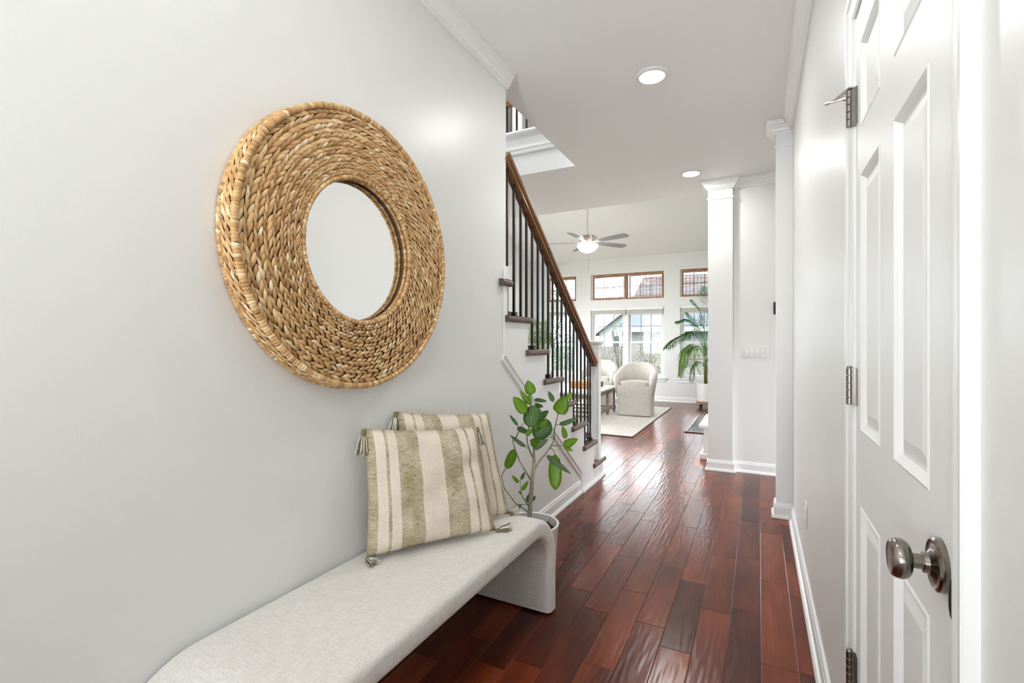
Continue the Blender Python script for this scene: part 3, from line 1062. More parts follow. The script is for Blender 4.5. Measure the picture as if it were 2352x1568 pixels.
# knob
KY, KZ = 0.794, 0.935
rx = Matrix.Translation((XD, KY, KZ)) @ Matrix.Rotation(-PI / 2, 4, 'Y')
bm = BM()
lathe(bm, [(0.0335, 0.0), (0.0340, 0.003), (0.0335, 0.007), (0.0300, 0.0095), (0.0275, 0.0088), (0.0255, 0.0080), (0.0200, 0.0092), (0.0160, 0.0125), (0.0135, 0.0140), (0.0128, 0.0190), (0.0095, 0.0195)], 48, rx)
kn = obj('knob_rosette', bm, M['nickel'], dr, 'auto')
bm = BM()
lathe(bm, [(0.0093, 0.0150), (0.0093, 0.0300), (0.0120, 0.0310), (0.0165, 0.0317), (0.0203, 0.0333), (0.0230, 0.0357), (0.0247, 0.0387), (0.0255, 0.0420), (0.0253, 0.0452), (0.0245, 0.0482), (0.0231, 0.0510), (0.0214, 0.0528), (0.0200, 0.0536), (0.0188, 0.0532), (0.0100, 0.0528), (0.0016, 0.0527), (0.0014, 0.0520)], 48, rx)
obj('knob', bm, M['nickel'], kn, 'auto')
bm = BM()
pts = []
for i in range(13):
    a = -PI / 2 + PI * i / 12
    pts.append((0.0045 * math.cos(a), 0.026 * math.sin(a)))
vs0 = [bm.verts.new((XR - 0.0055 - p[0], DY0 - 0.0005, KZ - 0.020 + p[1])) for p in pts]
vs1 = [bm.verts.new((XR - 0.0055 - p[0], DY0 - 0.0020, KZ - 0.020 + p[1])) for p in pts]
bm.faces.new(vs0); bm.faces.new(vs1[::-1])
for i in range(len(pts)):
    bm.faces.new((vs0[i], vs1[i], vs1[(i + 1) % len(pts)], vs0[(i + 1) % len(pts)]))
bmesh.ops.recalc_face_normals(bm, faces=bm.faces[:])
obj('strike_plate', bm, M['black'], dr)

# ------------------------------------------------------------------ wall devices
t = thing('light_switch', 'white four toggle light switch plate on the short cross wall', 'light switch', (-0.031, 4.97, 1.125))
bm = BM(); box(bm, -0.106, 0.106, -0.0065, -0.0003, -0.060, 0.060, 0.003)
obj('cover_plate', bm, M['plastic'], t, 'auto')
for i in range(4):
    x = -0.0690 + 0.046 * i
    bm = BM()
    box(bm, x - 0.0075, x + 0.0075, -0.0075, -0.0050, -0.014, 0.014, 0.001, 1)
    box(bm, x - 0.0050, x + 0.0050, -0.0165, -0.0060, -0.001, 0.010, 0.001, 1)
    obj('toggle', bm, M['plastic'], t)
    for sz in (-0.030, 0.030):
        bm = BM()
        lathe(bm, [(0.0028, 0.0), (0.0028, 0.0010), (0.0016, 0.0016)], 10, Matrix.Translation((x, -0.0063, sz)) @ Matrix.Rotation(PI / 2, 4, 'X'))
        obj('screw', bm, M['bright_nickel'], t)
t = thing('wall_control', 'black wall control box half hidden beside the pilaster', 'thermostat', (0.166, 4.97, 1.523))
bm = BM(); box(bm, -0.045, 0.045, -0.024, -0.0003, -0.056, 0.056, 0.006)
obj('housing', bm, M['black'], t, 'auto')
bm = BM(); box(bm, -0.035, 0.035, -0.0250, -0.0242, -0.030, 0.040)
obj('display', bm, M['hearth'], t)
t = thing('small_switch', 'single white switch plate half hidden beside the pilaster', 'light switch', (0.168, 4.97, 1.070))
bm = BM(); box(bm, -0.035, 0.035, -0.0065, -0.0003, -0.060, 0.060, 0.003)
obj('cover_plate', bm, M['plastic'], t, 'auto')
bm = BM(); box(bm, -0.016, 0.016, -0.0085, -0.0060, -0.033, 0.033, 0.001, 1)
obj('rocker', bm, M['plastic'], t)
t = thing('outlet', 'white electrical outlet low on the right hall wall', 'outlet', (XR, 2.74, 0.375))
bm = BM(); box(bm, -0.0065, -0.0003, -0.036, 0.036, -0.060, 0.060, 0.003)
obj('cover_plate', bm, M['plastic'], t, 'auto')
for z in (-0.02, 0.02):
    bm = BM(); box(bm, -0.0095, -0.0060, -0.016, 0.016, z - 0.014, z + 0.014, 0.002)
    obj('socket', bm, M['plastic'], t)

# ------------------------------------------------------------------ woven mirror
MY, MZ, MR, MH = 1.245, 1.533, 0.468, 0.242
mi = thing('woven_mirror', 'large round mirror in a thick braided straw frame on the left wall', 'mirror', (XL, MY, MZ))
# local frame: x out from the wall, ring in the y-z plane


def ringpt(r, a, x):
    return Vector((x, r * math.cos(a), r * math.sin(a)))


def add_leaf(bm, lay, p, q, w, up, col):
    """plump straw loop from p to q, width w, 'up' normal"""
    d = q - p
    s = d.cross(up).normalized()
    up = up.normalized()
    prof = ((0.0, 0.10), (0.20, 0.72), (0.45, 1.0), (0.75, 0.80), (1.0, 0.30))
    rings = []
    for tt, ww in prof:
        c = p + d * tt + up * (w * 0.34 * math.sin(PI * tt) - w * 0.22 * tt)
        rings.append([bm.verts.new(c + s * (math.cos(k * PI / 3) * w * 0.5 * ww) + up * (math.sin(k * PI / 3) * w * 0.34 * ww)) for k in range(4)])
    for r0, r1 in zip(rings, rings[1:]):
        for k in range(3):
            f = bm.faces.new((r0[k], r0[k + 1], r1[k + 1], r1[k]))
            f.smooth = True
            for l in f.loops:
                l[lay] = col


def tone_col():
    v = min(0.95, max(0.02, random.gauss(0.40, 0.20)))
    return (v, random.random(), 0, 1)


def braid(r_mid, width, x_face, lean, n):
    """one concentric braid lying on the face: two rows of loops forming chevrons"""
    bm = BM(); lay = bm.loops.layers.float_color.new('tone')
    da = 2 * PI / n
    for i in range(n):
        a = da * i
        for sgn in (-1, 1):
            a0 = a + (0.5 * da if sgn < 0 else 0) + random.uniform(-.14, .14) * da
            up = Vector((1.0, 0, 0)) + ringpt(1, a0, 0) * (0.25 * sgn)
            apex = ringpt(r_mid + sgn * width * 0.04, a0 - da * random.uniform(0.80, 1.15), x_face + random.uniform(0.001, 0.005))
            tail = ringpt(r_mid + sgn * width * random.uniform(0.42, 0.54), a0 + da * random.uniform(0.75, 0.95), x_face - 0.008)
            add_leaf(bm, lay, apex, tail, width * random.uniform(0.38, 0.56), up, tone_col())
    return bm


XF = 0.064
NROW = 8
r_in, r_out = MH + 0.014, MR - 0.010
rw = [0.8 + 0.4 * i / (NROW - 1) for i in range(NROW)]
tot = sum(rw)
r = r_in
for i in range(NROW):
    w = (r_out - r_in) * rw[i] / tot
    rm = r + w / 2
    r += w
    bm = braid(rm, w, XF + 0.004 * math.sin(PI * (i + 0.5) / NROW), 0, int(2 * PI * rm / (w * 0.92)))
    obj('braid', bm, M['straw'], mi)


def wrap(rad, x, thick, n):
    """cord wound around a ring"""
    bm = BM(); lay = bm.loops.layers.float_color.new('tone')
    for i in range(n):
        a = 2 * PI * i / n
        c = ringpt(rad, a, x)
        er = Vector((0, math.cos(a), math.sin(a))); ex = Vector((1, 0, 0)); et = Vector((0, -math.sin(a), math.cos(a)))
        half = PI * rad / n * 1.12
        col = tone_col()
        tw = random.uniform(-0.3, 0.5)
        th = thick * random.uniform(0.92, 1.08)
        rings = []
        for o, sc in ((-1, 0.80), (-0.35, 1.0), (0.35, 1.0), (1, 0.80)):
            rings.append([bm.verts.new(c + et * (half * o + tw * half * math.sin(k * PI / 4)) + (er * math.cos(k * PI / 4) + ex * math.sin(k * PI / 4)) * th * sc) for k in range(8)])
        for r0, r1 in zip(rings, rings[1:]):
            for k in range(8):
                f = bm.faces.new((r0[k], r0[(k + 1) % 8], r1[(k + 1) % 8], r1[k]))
                f.smooth = True
                for l in f.loops:
                    l[lay] = col
    return bm


obj('outer_rim', wrap(MR - 0.003, XF + 0.003, 0.0105, 300), M['straw'], mi)
obj('inner_rim', wrap(MH + 0.006, XF - 0.002, 0.0085, 190), M['straw'], mi)
obj('back_rim', wrap(MR + 0.002, 0.010, 0.008, 300), M['straw'], mi)
obj('inner_lip', wrap(MH + 0.004, XF - 0.020, 0.0075, 190), M['straw'], mi)
# braids on the side band
for j, xm in enumerate((0.024, 0.045)):
    bm = BM(); lay = bm.loops.layers.float_color.new('tone')
    n = 112
    for i in range(n):
        a = 2 * PI * i / n
        da = 2 * PI / n
        for sgn in (-1, 1):
            a0 = a + random.uniform(-.12, .12) * da
            up = Vector((0, math.cos(a), math.sin(a)))
            p = ringpt(MR + 0.003 + random.uniform(0, .002), a0 - da * 0.8 + (0.5 * da if sgn < 0 else 0), xm + sgn * 0.0015)
            q = ringpt(MR - 0.003, a0 + da * 0.8 + (0.5 * da if sgn < 0 else 0), xm + sgn * 0.0085)
            add_leaf(bm, lay, p, q, 0.0115, up, tone_col())
    obj('braid', bm, M['straw'], mi)
bm = BM()
seg = 96
prof = [(MR - 0.002, 0.0), (MR - 0.002, XF - 0.004), (MH + 0.004, XF - 0.006), (MH + 0.004, 0.0)]
rings = [[bm.verts.new(ringpt(r_, 2 * PI * i / seg, x_)) for i in range(seg)] for r_, x_ in prof]
for r0, r1 in zip(rings, rings[1:]):
    for i in range(seg):
        bm.faces.new((r0[i], r0[(i + 1) % seg], r1[(i + 1) % seg], r1[i]))
bmesh.ops.recalc_face_normals(bm, faces=bm.faces[:])
obj('backing', bm, M['straw_dark'], mi)
bm = BM()
vs = [bm.verts.new(ringpt(MH + 0.010, 2 * PI * i / seg, 0.030)) for i in range(seg)]
f = bm.faces.new(vs)
f.normal_update()
if f.normal.x < 0:
    f.normal_flip()
obj('mirror_glass', bm, M['mirror'], mi)
# stray fibres on the near edge
bm = BM()
tube(bm, [(0.02, -MR - 0.002, 0.005), (0.03, -MR - 0.012, 0.010), (0.035, -MR - 0.020, 0.008)], [0.0012, 0.0008, 0.0003], 5)
obj('stray_fibre', bm, M['tassel_w'], mi)
bm = BM()
tube(bm, [(0.004, -MR - 0.014, -0.045), (0.005, -MR - 0.022, -0.030), (0.004, -MR - 0.030, -0.020)], [0.0006, 0.0006, 0.0003], 5)
obj('stray_fibre', bm, M['tassel_w'], mi)

# ------------------------------------------------------------------ bench
BX0, BX1, BYA, BYB, BH = XL + 0.006, -0.820, 0.50, 2.045, 0.462
be = thing('bench', 'long pale linen upholstered waterfall bench against the left wall', 'bench', (0, 0, 0))
R_O, T_, N_A = 0.215, 0.082, 12


def arch(off):
    """outline in (y,z) of the outer (off=0) or inner (off=T) arch"""
    r = R_O - off
    pts = [(BYA + off, 0.012)]
    for i in range(N_A + 1):
        a = PI - PI / 2 * i / N_A
        pts.append((BYA + R_O + r * math.cos(a), BH - R_O + r * math.sin(a)))
    for i in range(N_A + 1):
        a = PI / 2 - PI / 2 * i / N_A
        pts.append((BYB - R_O + r * math.cos(a), BH - R_O + r * math.sin(a)))
    pts.append((BYB - off, 0.012))
    return pts


def resample(pts, mid=16):
    out = [pts[0]]
    for a_, b2 in zip(pts, pts[1:]):
        d = math.hypot(b2[0] - a_[0], b2[1] - a_[1])
        k = max(1, int(d / 0.06))
        for i in range(1, k + 1):
            out.append((a_[0] + (b2[0] - a_[0]) * i / k, a_[1] + (b2[1] - a_[1]) * i / k))
    return out


o_, i_ = arch(0.0), arch(T_)
# same subdivision for both arches
O2, I2 = [o_[0]], [i_[0]]
for k in range(len(o_) - 1):
    d = math.hypot(o_[k + 1][0] - o_[k][0], o_[k + 1][1] - o_[k][1])
    m = max(1, int(d / 0.05))
    for j in range(1, m + 1):
        O2.append(tuple(o_[k][c] + (o_[k + 1][c] - o_[k][c]) * j / m for c in (0, 1)))
        I2.append(tuple(i_[k][c] + (i_[k + 1][c] - i_[k][c]) * j / m for c in (0, 1)))
bm = BM()
rings = []
cr = 0.026
ns = 6
for (yo, zo), (yi, zi) in zip(O2, I2):
    w = Vector((0, yi - yo, zi - zo))
    wl = w.length
    w.normalize()
    ring = []
    # section: x across the bench, t into the thickness; rounded corners; slight crown on the face
    sec = []
    for (cx, ct, a0) in ((BX1 - cr, cr, 0), (BX1 - cr, wl - cr, 1), (BX0 + cr, wl - cr, 2), (BX0 + cr, cr, 3)):
        for s in range(ns + 1):
            a = -PI / 2 + a0 * PI / 2 + PI / 2 * s / ns
            sec.append((cx + cr * math.cos(a), ct + cr * math.sin(a)))
    for x, t_ in sec:
        ring.append(bm.verts.new(Vector((x, yo, zo)) + w * t_))
    rings.append(ring)
n = len(rings[0])
for r0, r1 in zip(rings, rings[1:]):
    for i in range(n):
        bm.faces.new((r0[i], r0[(i + 1) % n], r1[(i + 1) % n], r1[i]))
bm.faces.new(rings[0]); bm.faces.new(rings[-1])
bmesh.ops.recalc_face_normals(bm, faces=bm.faces[:])
obj('upholstery', bm, M['linen'], be, 'auto')
for y in (BYA + T_ / 2, BYB - T_ / 2):
    for x in (BX0 + 0.05, BX1 - 0.05):
        bm = BM()
        lathe(bm, [(0.012, 0.0005), (0.014, 0.003), (0.014, 0.0125)], 12, Matrix.Translation((x, y, 0)))
        obj('glide', bm, M['black'], be)
bm = BM()   # pale zip/seam line on the inner face of the far leg
box(bm, -1.068, -1.061, BYB - T_ - 0.0016, BYB - T_ - 0.0002, 0.013, 0.30)
obj('seam', bm, M['plastic'], be)
bm = BM()
tube(bm, [(BX1 - 0.004, y, z) for y, z in [(p[0] + (q[0] - p[0]) * 0.72, p[1] + (q[1] - p[1]) * 0.72) for p, q in zip(O2, I2)]], 0.0022, 6)
obj('welt', bm, M['linen'], be)

# ------------------------------------------------------------------ cushions


def cushion(label, BL, BR, TL, TR, thick, seed, tass, sag):
    rnd = random.Random(seed)
    t = thing('cushion', label, 'cushion', (0, 0, 0), 'striped tasselled cushions on the bench')
    BL, BR, TL, TR = map(Vector, (BL, BR, TL, TR))
    nrm = (BR - BL).cross(TL - BL).normalized()
    if nrm.x < 0:
        nrm = -nrm
    N_ = 26
    bm = BM(); uvl = bm.loops.layers.uv.new('UVMap')
    ph = [rnd.uniform(0, 6.28) for _ in range(6)]

    def P(u, v, side):
        # pull edges inward between the corners
        k = 0.045
        uu = u + (0.5 - u) * k * math.sin(PI * v) * (1 if True else 0) * abs(2 * u - 1) ** 1.5
        vv = v + (0.5 - v) * k * math.sin(PI * u) * abs(2 * v - 1) ** 1.5
        p = (BL * (1 - uu) + BR * uu) * (1 - vv) + (TL * (1 - uu) + TR * uu) * vv
        e = (max(0, 1 - (2 * u - 1) ** 4) * max(0, 1 - (2 * v - 1) ** 4)) ** 0.5
        h = thick * 0.5 * e
        wr = 0.006 * math.sin(9 * u + 5 * v + ph[0]) * math.sin(7 * v + ph[1]) + 0.004 * math.sin(15 * v - 8 * u + ph[2])
        # dent near the right half
        wr -= sag * math.exp(-((u - 0.90) ** 2 / 0.012 + (v - 0.66) ** 2 / 0.006))
        return p + nrm * (side * h + (wr * e if side > 0 else 0))
    grid = {}
    for side in (1, -1):
        for i in range(N_ + 1):
            for j in range(N_ + 1):
                if side < 0 and (i in (0, N_) or j in (0, N_)):
                    grid[side, i, j] = grid[1, i, j]
                else:
                    grid[side, i, j] = bm.verts.new(P(i / N_, j / N_, side))
    for side in (1, -1):
        for i in range(N_):
            for j in range(N_):
                q = [(i, j), (i + 1, j), (i + 1, j + 1), (i, j + 1)]
                if side < 0:
                    q = q[::-1]
                f = bm.faces.new([grid[side, a_, b2] for a_, b2 in q])
                f.smooth = True
                for l, (a_, b2) in zip(f.loops, q):
                    l[uvl].uv = (a_ / N_, b2 / N_)
    bmesh.ops.recalc_face_normals(bm, faces=bm.faces[:])
    obj('cover', bm, M['pillow'], t, True)
    # tassels at the corners: head, binding and strands
    for (c, d) in tass:
        c = {'BL': BL, 'BR': BR, 'TL': TL, 'TR': TR}[c]
        d = Vector(d)
        ln = d.length
        dn = d.normalized()
        sd = dn.cross(Vector((0.3, 0.5, 0.8))).normalized()
        s2 = dn.cross(sd)
        bm = BM()
        tube(bm, [c, c + dn * ln * 0.12, c + dn * ln * 0.24, c + dn * ln * 0.30], [0.005, 0.0082, 0.0075, 0.005], 10)
        ts = obj('tassel', bm, M['tassel_o'], t, True)
        bmA, bmB = BM(), BM()
        for k in range(40):
            a = rnd.uniform(0, 2 * PI); rr = rnd.uniform(0.15, 1.0) ** 0.5
            o = (sd * math.cos(a) + s2 * math.sin(a)) * rr
            q = [c + dn * ln * 0.28 + o * 0.008, c + dn * ln * 0.5 + o * 0.015, c + dn * ln * 0.78 + o * 0.019 + Vector((0, 0, -0.002)), c + dn * ln * rnd.uniform(0.92, 1.05) + o * 0.023]
            if d.z > -0.02 * ln - 0.02 and abs(d.z) < 0.03:
                for i2 in (1, 2, 3):
                    q[i2].z = max(q[i2].z, BH + 0.003 + 0.004 * rr)
            tube(bmA if k % 3 else bmB, q, [0.0020, 0.0019, 0.0019, 0.0012], 5)
        obj('strands', bmA, M['tassel_w'], ts, True, 'stuff')
        obj('strands', bmB, M['tassel_o'], ts, True, 'stuff')
    return t


cushion('front olive and cream striped cushion with corner tassels leaning on the bench',
        (-1.200, 1.236, BH + 0.010), (-0.925, 1.658, BH + 0.010), (-1.238, 1.262, 0.912), (-1.030, 1.688, 0.868), 0.098, 3,
        [('TL', (0.004, -0.012, -0.088)), ('TR', (0.012, 0.004, -0.075)), ('BL', (0.050, -0.012, -0.004)), ('BR', (0.040, 0.050, -0.003))], 0.020)
cushion('rear olive and cream striped cushion behind the front one, closest to the potted fig',
        (-1.185, 1.428, BH + 0.010), (-0.960, 1.846, BH + 0.010), (-1.266, 1.462, 0.945), (-1.078, 1.868, 0.900), 0.075, 5,
        [('TL', (-0.002, -0.014, -0.080)), ('BR', (0.010, 0.062, -0.003))], 0.006)

# ------------------------------------------------------------------ potted fig
PX, PYc = -1.030, 2.205
fp = thing('potted_fig', 'fig tree with broad green leaves in a white pot behind the bench', 'plant', (0, 0, 0))
bm = BM()
lathe(bm, [(0.118, 0.060), (0.126, 0.062), (0.142, 0.295), (0.146, 0.303), (0.143, 0.306), (0.134, 0.303), (0.131, 0.262)], 40, Matrix.Translation((PX, PYc, 0)), cap=False)
obj('pot', bm, M['ceramic'], fp, 'auto')
bm = BM()
lathe(bm, [(0.108, 0.001), (0.118, 0.004), (0.124, 0.030), (0.124, 0.059), (0.100, 0.0595)], 36, Matrix.Translation((PX, PYc, 0)))
obj('wooden_base', bm, M['light_wood'], fp, 'auto')
bm = BM()
bmesh.ops.create_grid(bm, x_segments=18, y_segments=18, size=0.13, matrix=Matrix.Translation((PX, PYc, 0.272)))
for v in list(bm.verts):
    if math.hypot(v.co.x - PX, v.co.y - PYc) > 0.1325:
        bm.verts.remove(v)
for v in bm.verts:
    v.co.z += random.uniform(-0.006, 0.006)
obj('soil', bm, M['soil'], fp)


FIG_R = Vector((math.cos(0.475), math.sin(0.475), 0))      # the fig's own broad side
FIG_F = Vector((-math.sin(0.475), math.cos(0.475), 0))     # and its depth


def cp(x, y, d=0.0):
    """point of the fig: x to its right, y down, in units of 0.704 mm from its drawing origin; the crown spreads in depth too"""
    k = min(1.0, max(0.0, (1050 - y) / 350))
    depth = k * (0.085 * math.sin((x - 262) / 62) + 0.045 * math.sin(y / 75)) + d
    return Vector((-1.112, 2.160, 0)) + FIG_R * (x * 0.0007042 - 0.0795) + FIG_F * depth + Vector((0, 0, 1.0963 - y * 0.0007042))


bm = BM()
tube(bm, [Vector((PX + 0.0, PYc, 0.27)), cp(240, 1100), cp(245, 1000), cp(252, 880), cp(262, 760), cp(275, 690), cp(276, 622)], [0.0125, 0.0118, 0.0112, 0.0102, 0.0092, 0.0075, 0.005], 10)
obj('stem', bm, M['bark'], fp, True)
for path, rr, mt in (
    ([(245, 800), (205, 725), (165, 660), (135, 590), (118, 522)], (0.0052, 0.0034), 'bark'),
    ([(140, 505), (165, 430), (196, 382)], (0.0030, 0.0022), 'twig'),
    ([(266, 668), (240, 610), (225, 560), (218, 490), (232, 428)], (0.0050, 0.0030), 'bark'),
    ([(232, 428), (240, 340), (246, 265), (252, 206)], (0.0030, 0.0022), 'twig'),
    ([(272, 745), (320, 705), (375, 660), (405, 610), (427, 555)], (0.0056, 0.0038), 'bark'),
    ([(427, 555), (424, 480), (430, 410), (442, 338)], (0.0040, 0.0026), 'twig'),
    ([(410, 605), (450, 592), (490, 575)], (0.0026, 0.0018), 'twig'),
    ([(400, 620), (425, 635), (432, 660)], (0.0024, 0.0018), 'twig'),
    ([(425, 548), (400, 545), (385, 550)], (0.0022, 0.0016), 'bark'),
    ([(232, 1005), (205, 960), (185, 920), (172, 850), (170, 780)], (0.0032, 0.0016), 'twig'),
    ([(225, 595), (215, 575), (205, 565)], (0.0020, 0.0016), 'twig'),
    ([(432, 430), (445, 420), (456, 414)], (0.0018, 0.0014), 'twig'),
    ([(38, 795), (55, 755), (80, 715)], (0.0024, 0.0020), 'twig'),
    ([(225, 1000), (205, 992), (180, 995)], (0.0018, 0.0014), 'twig'),
    ([(38, 795), (60, 880), (140, 985), (238, 1060)], (0.0024, 0.0040), 'bark'),
):
    bm = BM()
    n = len(path)
    tube(bm, [cp(*p) for p in path], [rr[0] + (rr[1] - rr[0]) * i / (n - 1) for i in range(n)], 7)
    obj('branch', bm, M[mt], fp, True)


def leaf(base, tip, w, mat, depth=0.0, roll=0.0, curl=0.12, fold=0.12, shape='egg', dtip=0.0):
    b0, t0 = cp(*base, depth), cp(*tip, depth + dtip)
    width = w * 0.0007042
    d = t0 - b0
    ln = d.length
    dn = d.normalized()
    view = FIG_F
    nrm = (-view - dn * (-view).dot(dn)).normalized()
    side = dn.cross(nrm).normalized()
    q = Matrix.Rotation(roll, 3, dn)
    nrm, side = q @ nrm, q @ side
    bm = BM(); uvl = bm.loops.layers.uv.new('UVMap')
    NU, NV = 4, 9
    g = []
    for j in range(NV + 1):
        v = j / NV
        if shape == 'egg':
            ww = math.sin(PI * min(1, v ** 0.64 * 0.985 + 0.012)) ** 0.60
        else:
            ww = max(0.03, 1 - abs(2 * v - 1) ** 2.3) ** 0.52
        if v > 0.86 and shape == 'egg':
            ww *= 0.5 + 0.5 * (1 - v) / 0.14
        row = []
        for i in range(NU + 1):
            u = i / NU * 2 - 1
            p = b0 + dn * (ln * v) + side * (u * ww * width / 2) + nrm * (fold * abs(u) * ww * width - curl * ln * (v ** 2) + 0.03 * width * math.sin(v * 11 + u * 2) * abs(u))
            row.append(bm.verts.new(p))
        g.append(row)
    for j in range(NV):
        for i in range(NU):
            f = bm.faces.new((g[j][i], g[j][i + 1], g[j + 1][i + 1], g[j + 1][i]))
            f.smooth = True
            for l, (a_, b2) in zip(f.loops, ((i, j), (i + 1, j), (i + 1, j + 1), (i, j + 1))):
                l[uvl].uv = (a_ / NU, b2 / NV)
    bmesh.ops.solidify(bm, geom=bm.faces[:], thickness=0.0006)
    return obj('leaf', bm, M[mat], fp, True)


for args in (
    ((250, 208), (230, 103), 82, 'leaf_bright', 2.42), ((216, 312), (121, 213), 84, 'leaf_bright', 2.40), ((236, 418), (274, 274), 122, 'leaf_dark', 2.37),
    ((238, 266), (172, 172), 42, 'leaf_bright', 2.44), ((240, 270), (232, 196), 36, 'leaf_bright', 2.41), ((275, 246), (374, 264), 30, 'leaf_dark', 2.43),
    ((276, 276), (347, 306), 32, 'leaf_dark', 2.44), ((312, 374), (382, 328), 46, 'leaf_dark', 2.41), ((440, 338), (500, 210), 108, 'leaf_bright', 2.42),
    ((418, 268), (384, 189), 38, 'leaf_dark', 2.46), ((505, 238), (534, 182), 32, 'leaf_bright', 2.45), ((453, 418), (560, 358), 40, 'leaf_pale', 2.44),
    ((498, 516), (472, 424), 42, 'leaf_bright', 2.44), ((486, 574), (571, 508), 60, 'leaf_bright', 2.42), ((490, 576), (541, 600), 32, 'leaf_bright', 2.43),
    ((430, 656), (424, 886), 96, 'leaf_bright', 2.40), ((372, 672), (518, 738), 44, 'leaf_pale', 2.38), ((280, 540), (396, 420), 140, 'leaf_dark', 2.50),
    ((152, 402), (236, 486), 46, 'leaf_pale', 2.39), ((268, 450), (298, 384), 44, 'leaf_bright', 2.38), ((296, 436), (377, 388), 52, 'leaf_bright', 2.39),
    ((242, 528), (341, 602), 74, 'leaf_bright', 2.36), ((268, 614), (387, 552), 50, 'leaf_pale', 2.42), ((154, 398), (93, 330), 24, 'leaf_dark', 2.42),
    ((208, 568), (96, 488), 30, 'leaf_pale', 2.38), ((130, 578), (76, 728), 70, 'leaf_bright', 2.36), ((160, 802), (112, 757), 26, 'leaf_bright', 2.42),
    ((174, 778), (208, 738), 26, 'leaf_dark', 2.42), ((184, 868), (229, 803), 30, 'leaf_bright', 2.42), ((184, 896), (158, 884), 20, 'leaf_bright', 2.42),
    ((224, 978), (240, 914), 30, 'leaf_dark', 2.43), ((256, 970), (284, 938), 28, 'leaf_dark', 2.43), ((182, 994), (116, 1032), 28, 'leaf_dark', 2.42),
    ((205, 470), (262, 445), 42, 'leaf_bright', 2.37),
):
    leaf(args[0], args[1], args[2], args[3], (args[4] - 2.43) * 0.5, dtip=random.uniform(-0.02, 0.02), shape='oval' if args[2] in (96, 122, 140, 70) else 'egg', roll=random.uniform(-0.35, 0.35), curl=random.uniform(0.02, 0.14), fold=random.uniform(0.05, 0.16))

# ------------------------------------------------------------------ windows
def window(i, x0, x1, units, label):
    t = thing('window_%d' % i, label, 'window', (0, 0, 0), None, 'structure')
    yf = YF + 0.055              # glass plane region
    fw = 0.045
    # jamb liner (lower and transom)
    bm = BM()
    for z0, z1 in ((WZ[0], WZ[1]), (WZ[2], WZ[3])):
        ring_xz(bm, x0 + 0.0004, x1 - 0.0004, yf, YF + 0.15, z0 + 0.0004, z1 - 0.0004, 0.03)
    if units == 2:
        xm = (x0 + x1) / 2
        box(bm, xm - 0.045, xm + 0.045, yf - 0.02, YF + 0.149, WZ[0] + 0.031, WZ[1] - 0.031)
        box(bm, xm - 0.03, xm + 0.03, yf + 0.001, YF + 0.149, WZ[2] + 0.031, WZ[3] - 0.031)
    obj('window_frame', bm, M['frame_w'], t)
    bm = BM()
    box(bm, x0 - 0.06, x1 + 0.06, YF - 0.045, YF + 0.06, WZ[0] - 0.022, WZ[0], 0.006)
    obj('window_sill', bm, M['trim'], t, 'auto')
    bm = BM()
    box(bm, x0 - 0.035, x1 + 0.035, YF - 0.018, YF - 0.0005, WZ[0] - 0.085, WZ[0] - 0.0225, 0.004)
    obj('apron', bm, M['trim'], t, 'auto')
    ux = [(x0 + 0.03, x1 - 0.03)] if units == 1 else [(x0 + 0.03, (x0 + x1) / 2 - 0.045), ((x0 + x1) / 2 + 0.045, x1 - 0.03)]
    for a, b2 in ux:
        zm = WZ[0] + 0.03 + (WZ[1] - WZ[0] - 0.06) * 0.50
        for (z0, z1, yy) in ((WZ[0] + 0.03, zm + 0.02, yf + 0.010), (zm - 0.02, WZ[1] - 0.03, yf + 0.045)):
            bm = BM()
            sf = 0.040
            ring_xz(bm, a + 0.0005, b2 - 0.0005, yy, yy + 0.032, z0 + 0.0005, z1 - 0.0005, sf)
            sa = obj('sash', bm, M['frame_w'], t)
            bm = BM()
            box(bm, a + sf, b2 - sf, yy + 0.014, yy + 0.018, z0 + sf, z1 - sf)
            obj('pane', bm, M['glass'], sa)
            for c in (1, 2):
                xx = a + sf + (b2 - a - 2 * sf) * c / 3
                bm = BM(); box(bm, xx - 0.008, xx + 0.008, yy + 0.008, yy + 0.013, z0 + sf, z1 - sf)
                obj('muntin', bm, M['muntin'], sa)
            zz = (z0 + z1) / 2
            bm = BM(); box(bm, a + sf, b2 - sf, yy + 0.0075, yy + 0.0125, zz - 0.008, zz + 0.008)
            obj('muntin', bm, M['muntin'], sa)
        z0, z1 = WZ[2] + 0.03, WZ[3] - 0.03
        bm = BM()
        sf = 0.030
        yy = yf + 0.03
        ring_xz(bm, a + 0.0005, b2 - 0.0005, yy, yy + 0.032, z0 + 0.0005, z1 - 0.0005, sf)
        tr = obj('transom_sash', bm, M['frame_w'], t)
        bm = BM(); box(bm, a + sf, b2 - sf, yy + 0.014, yy + 0.018, z0 + sf, z1 - sf)
        obj('pane', bm, M['glass'], tr)
        for c in (1, 2):
            xx = a + sf + (b2 - a - 2 * sf) * c / 3
            bm = BM(); box(bm, xx - 0.007, xx + 0.007, yy + 0.006, yy + 0.012, z0 + sf, z1 - sf)
            obj('muntin', bm, M['muntin'], tr)
        bm = BM(); box(bm, a + sf, b2 - sf, yy + 0.0055, yy + 0.0115, (z0 + z1) / 2 - 0.007, (z0 + z1) / 2 + 0.007)
        obj('muntin', bm, M['muntin'], tr)
    return t


window(1, *WINS[0], 1, 'narrow grid window with transom behind the stair balusters')
window(2, *WINS[1], 2, 'wide double grid window with transom behind the armchairs')
window(3, *WINS[2], 1, 'narrow grid window with transom behind the palm by the column')


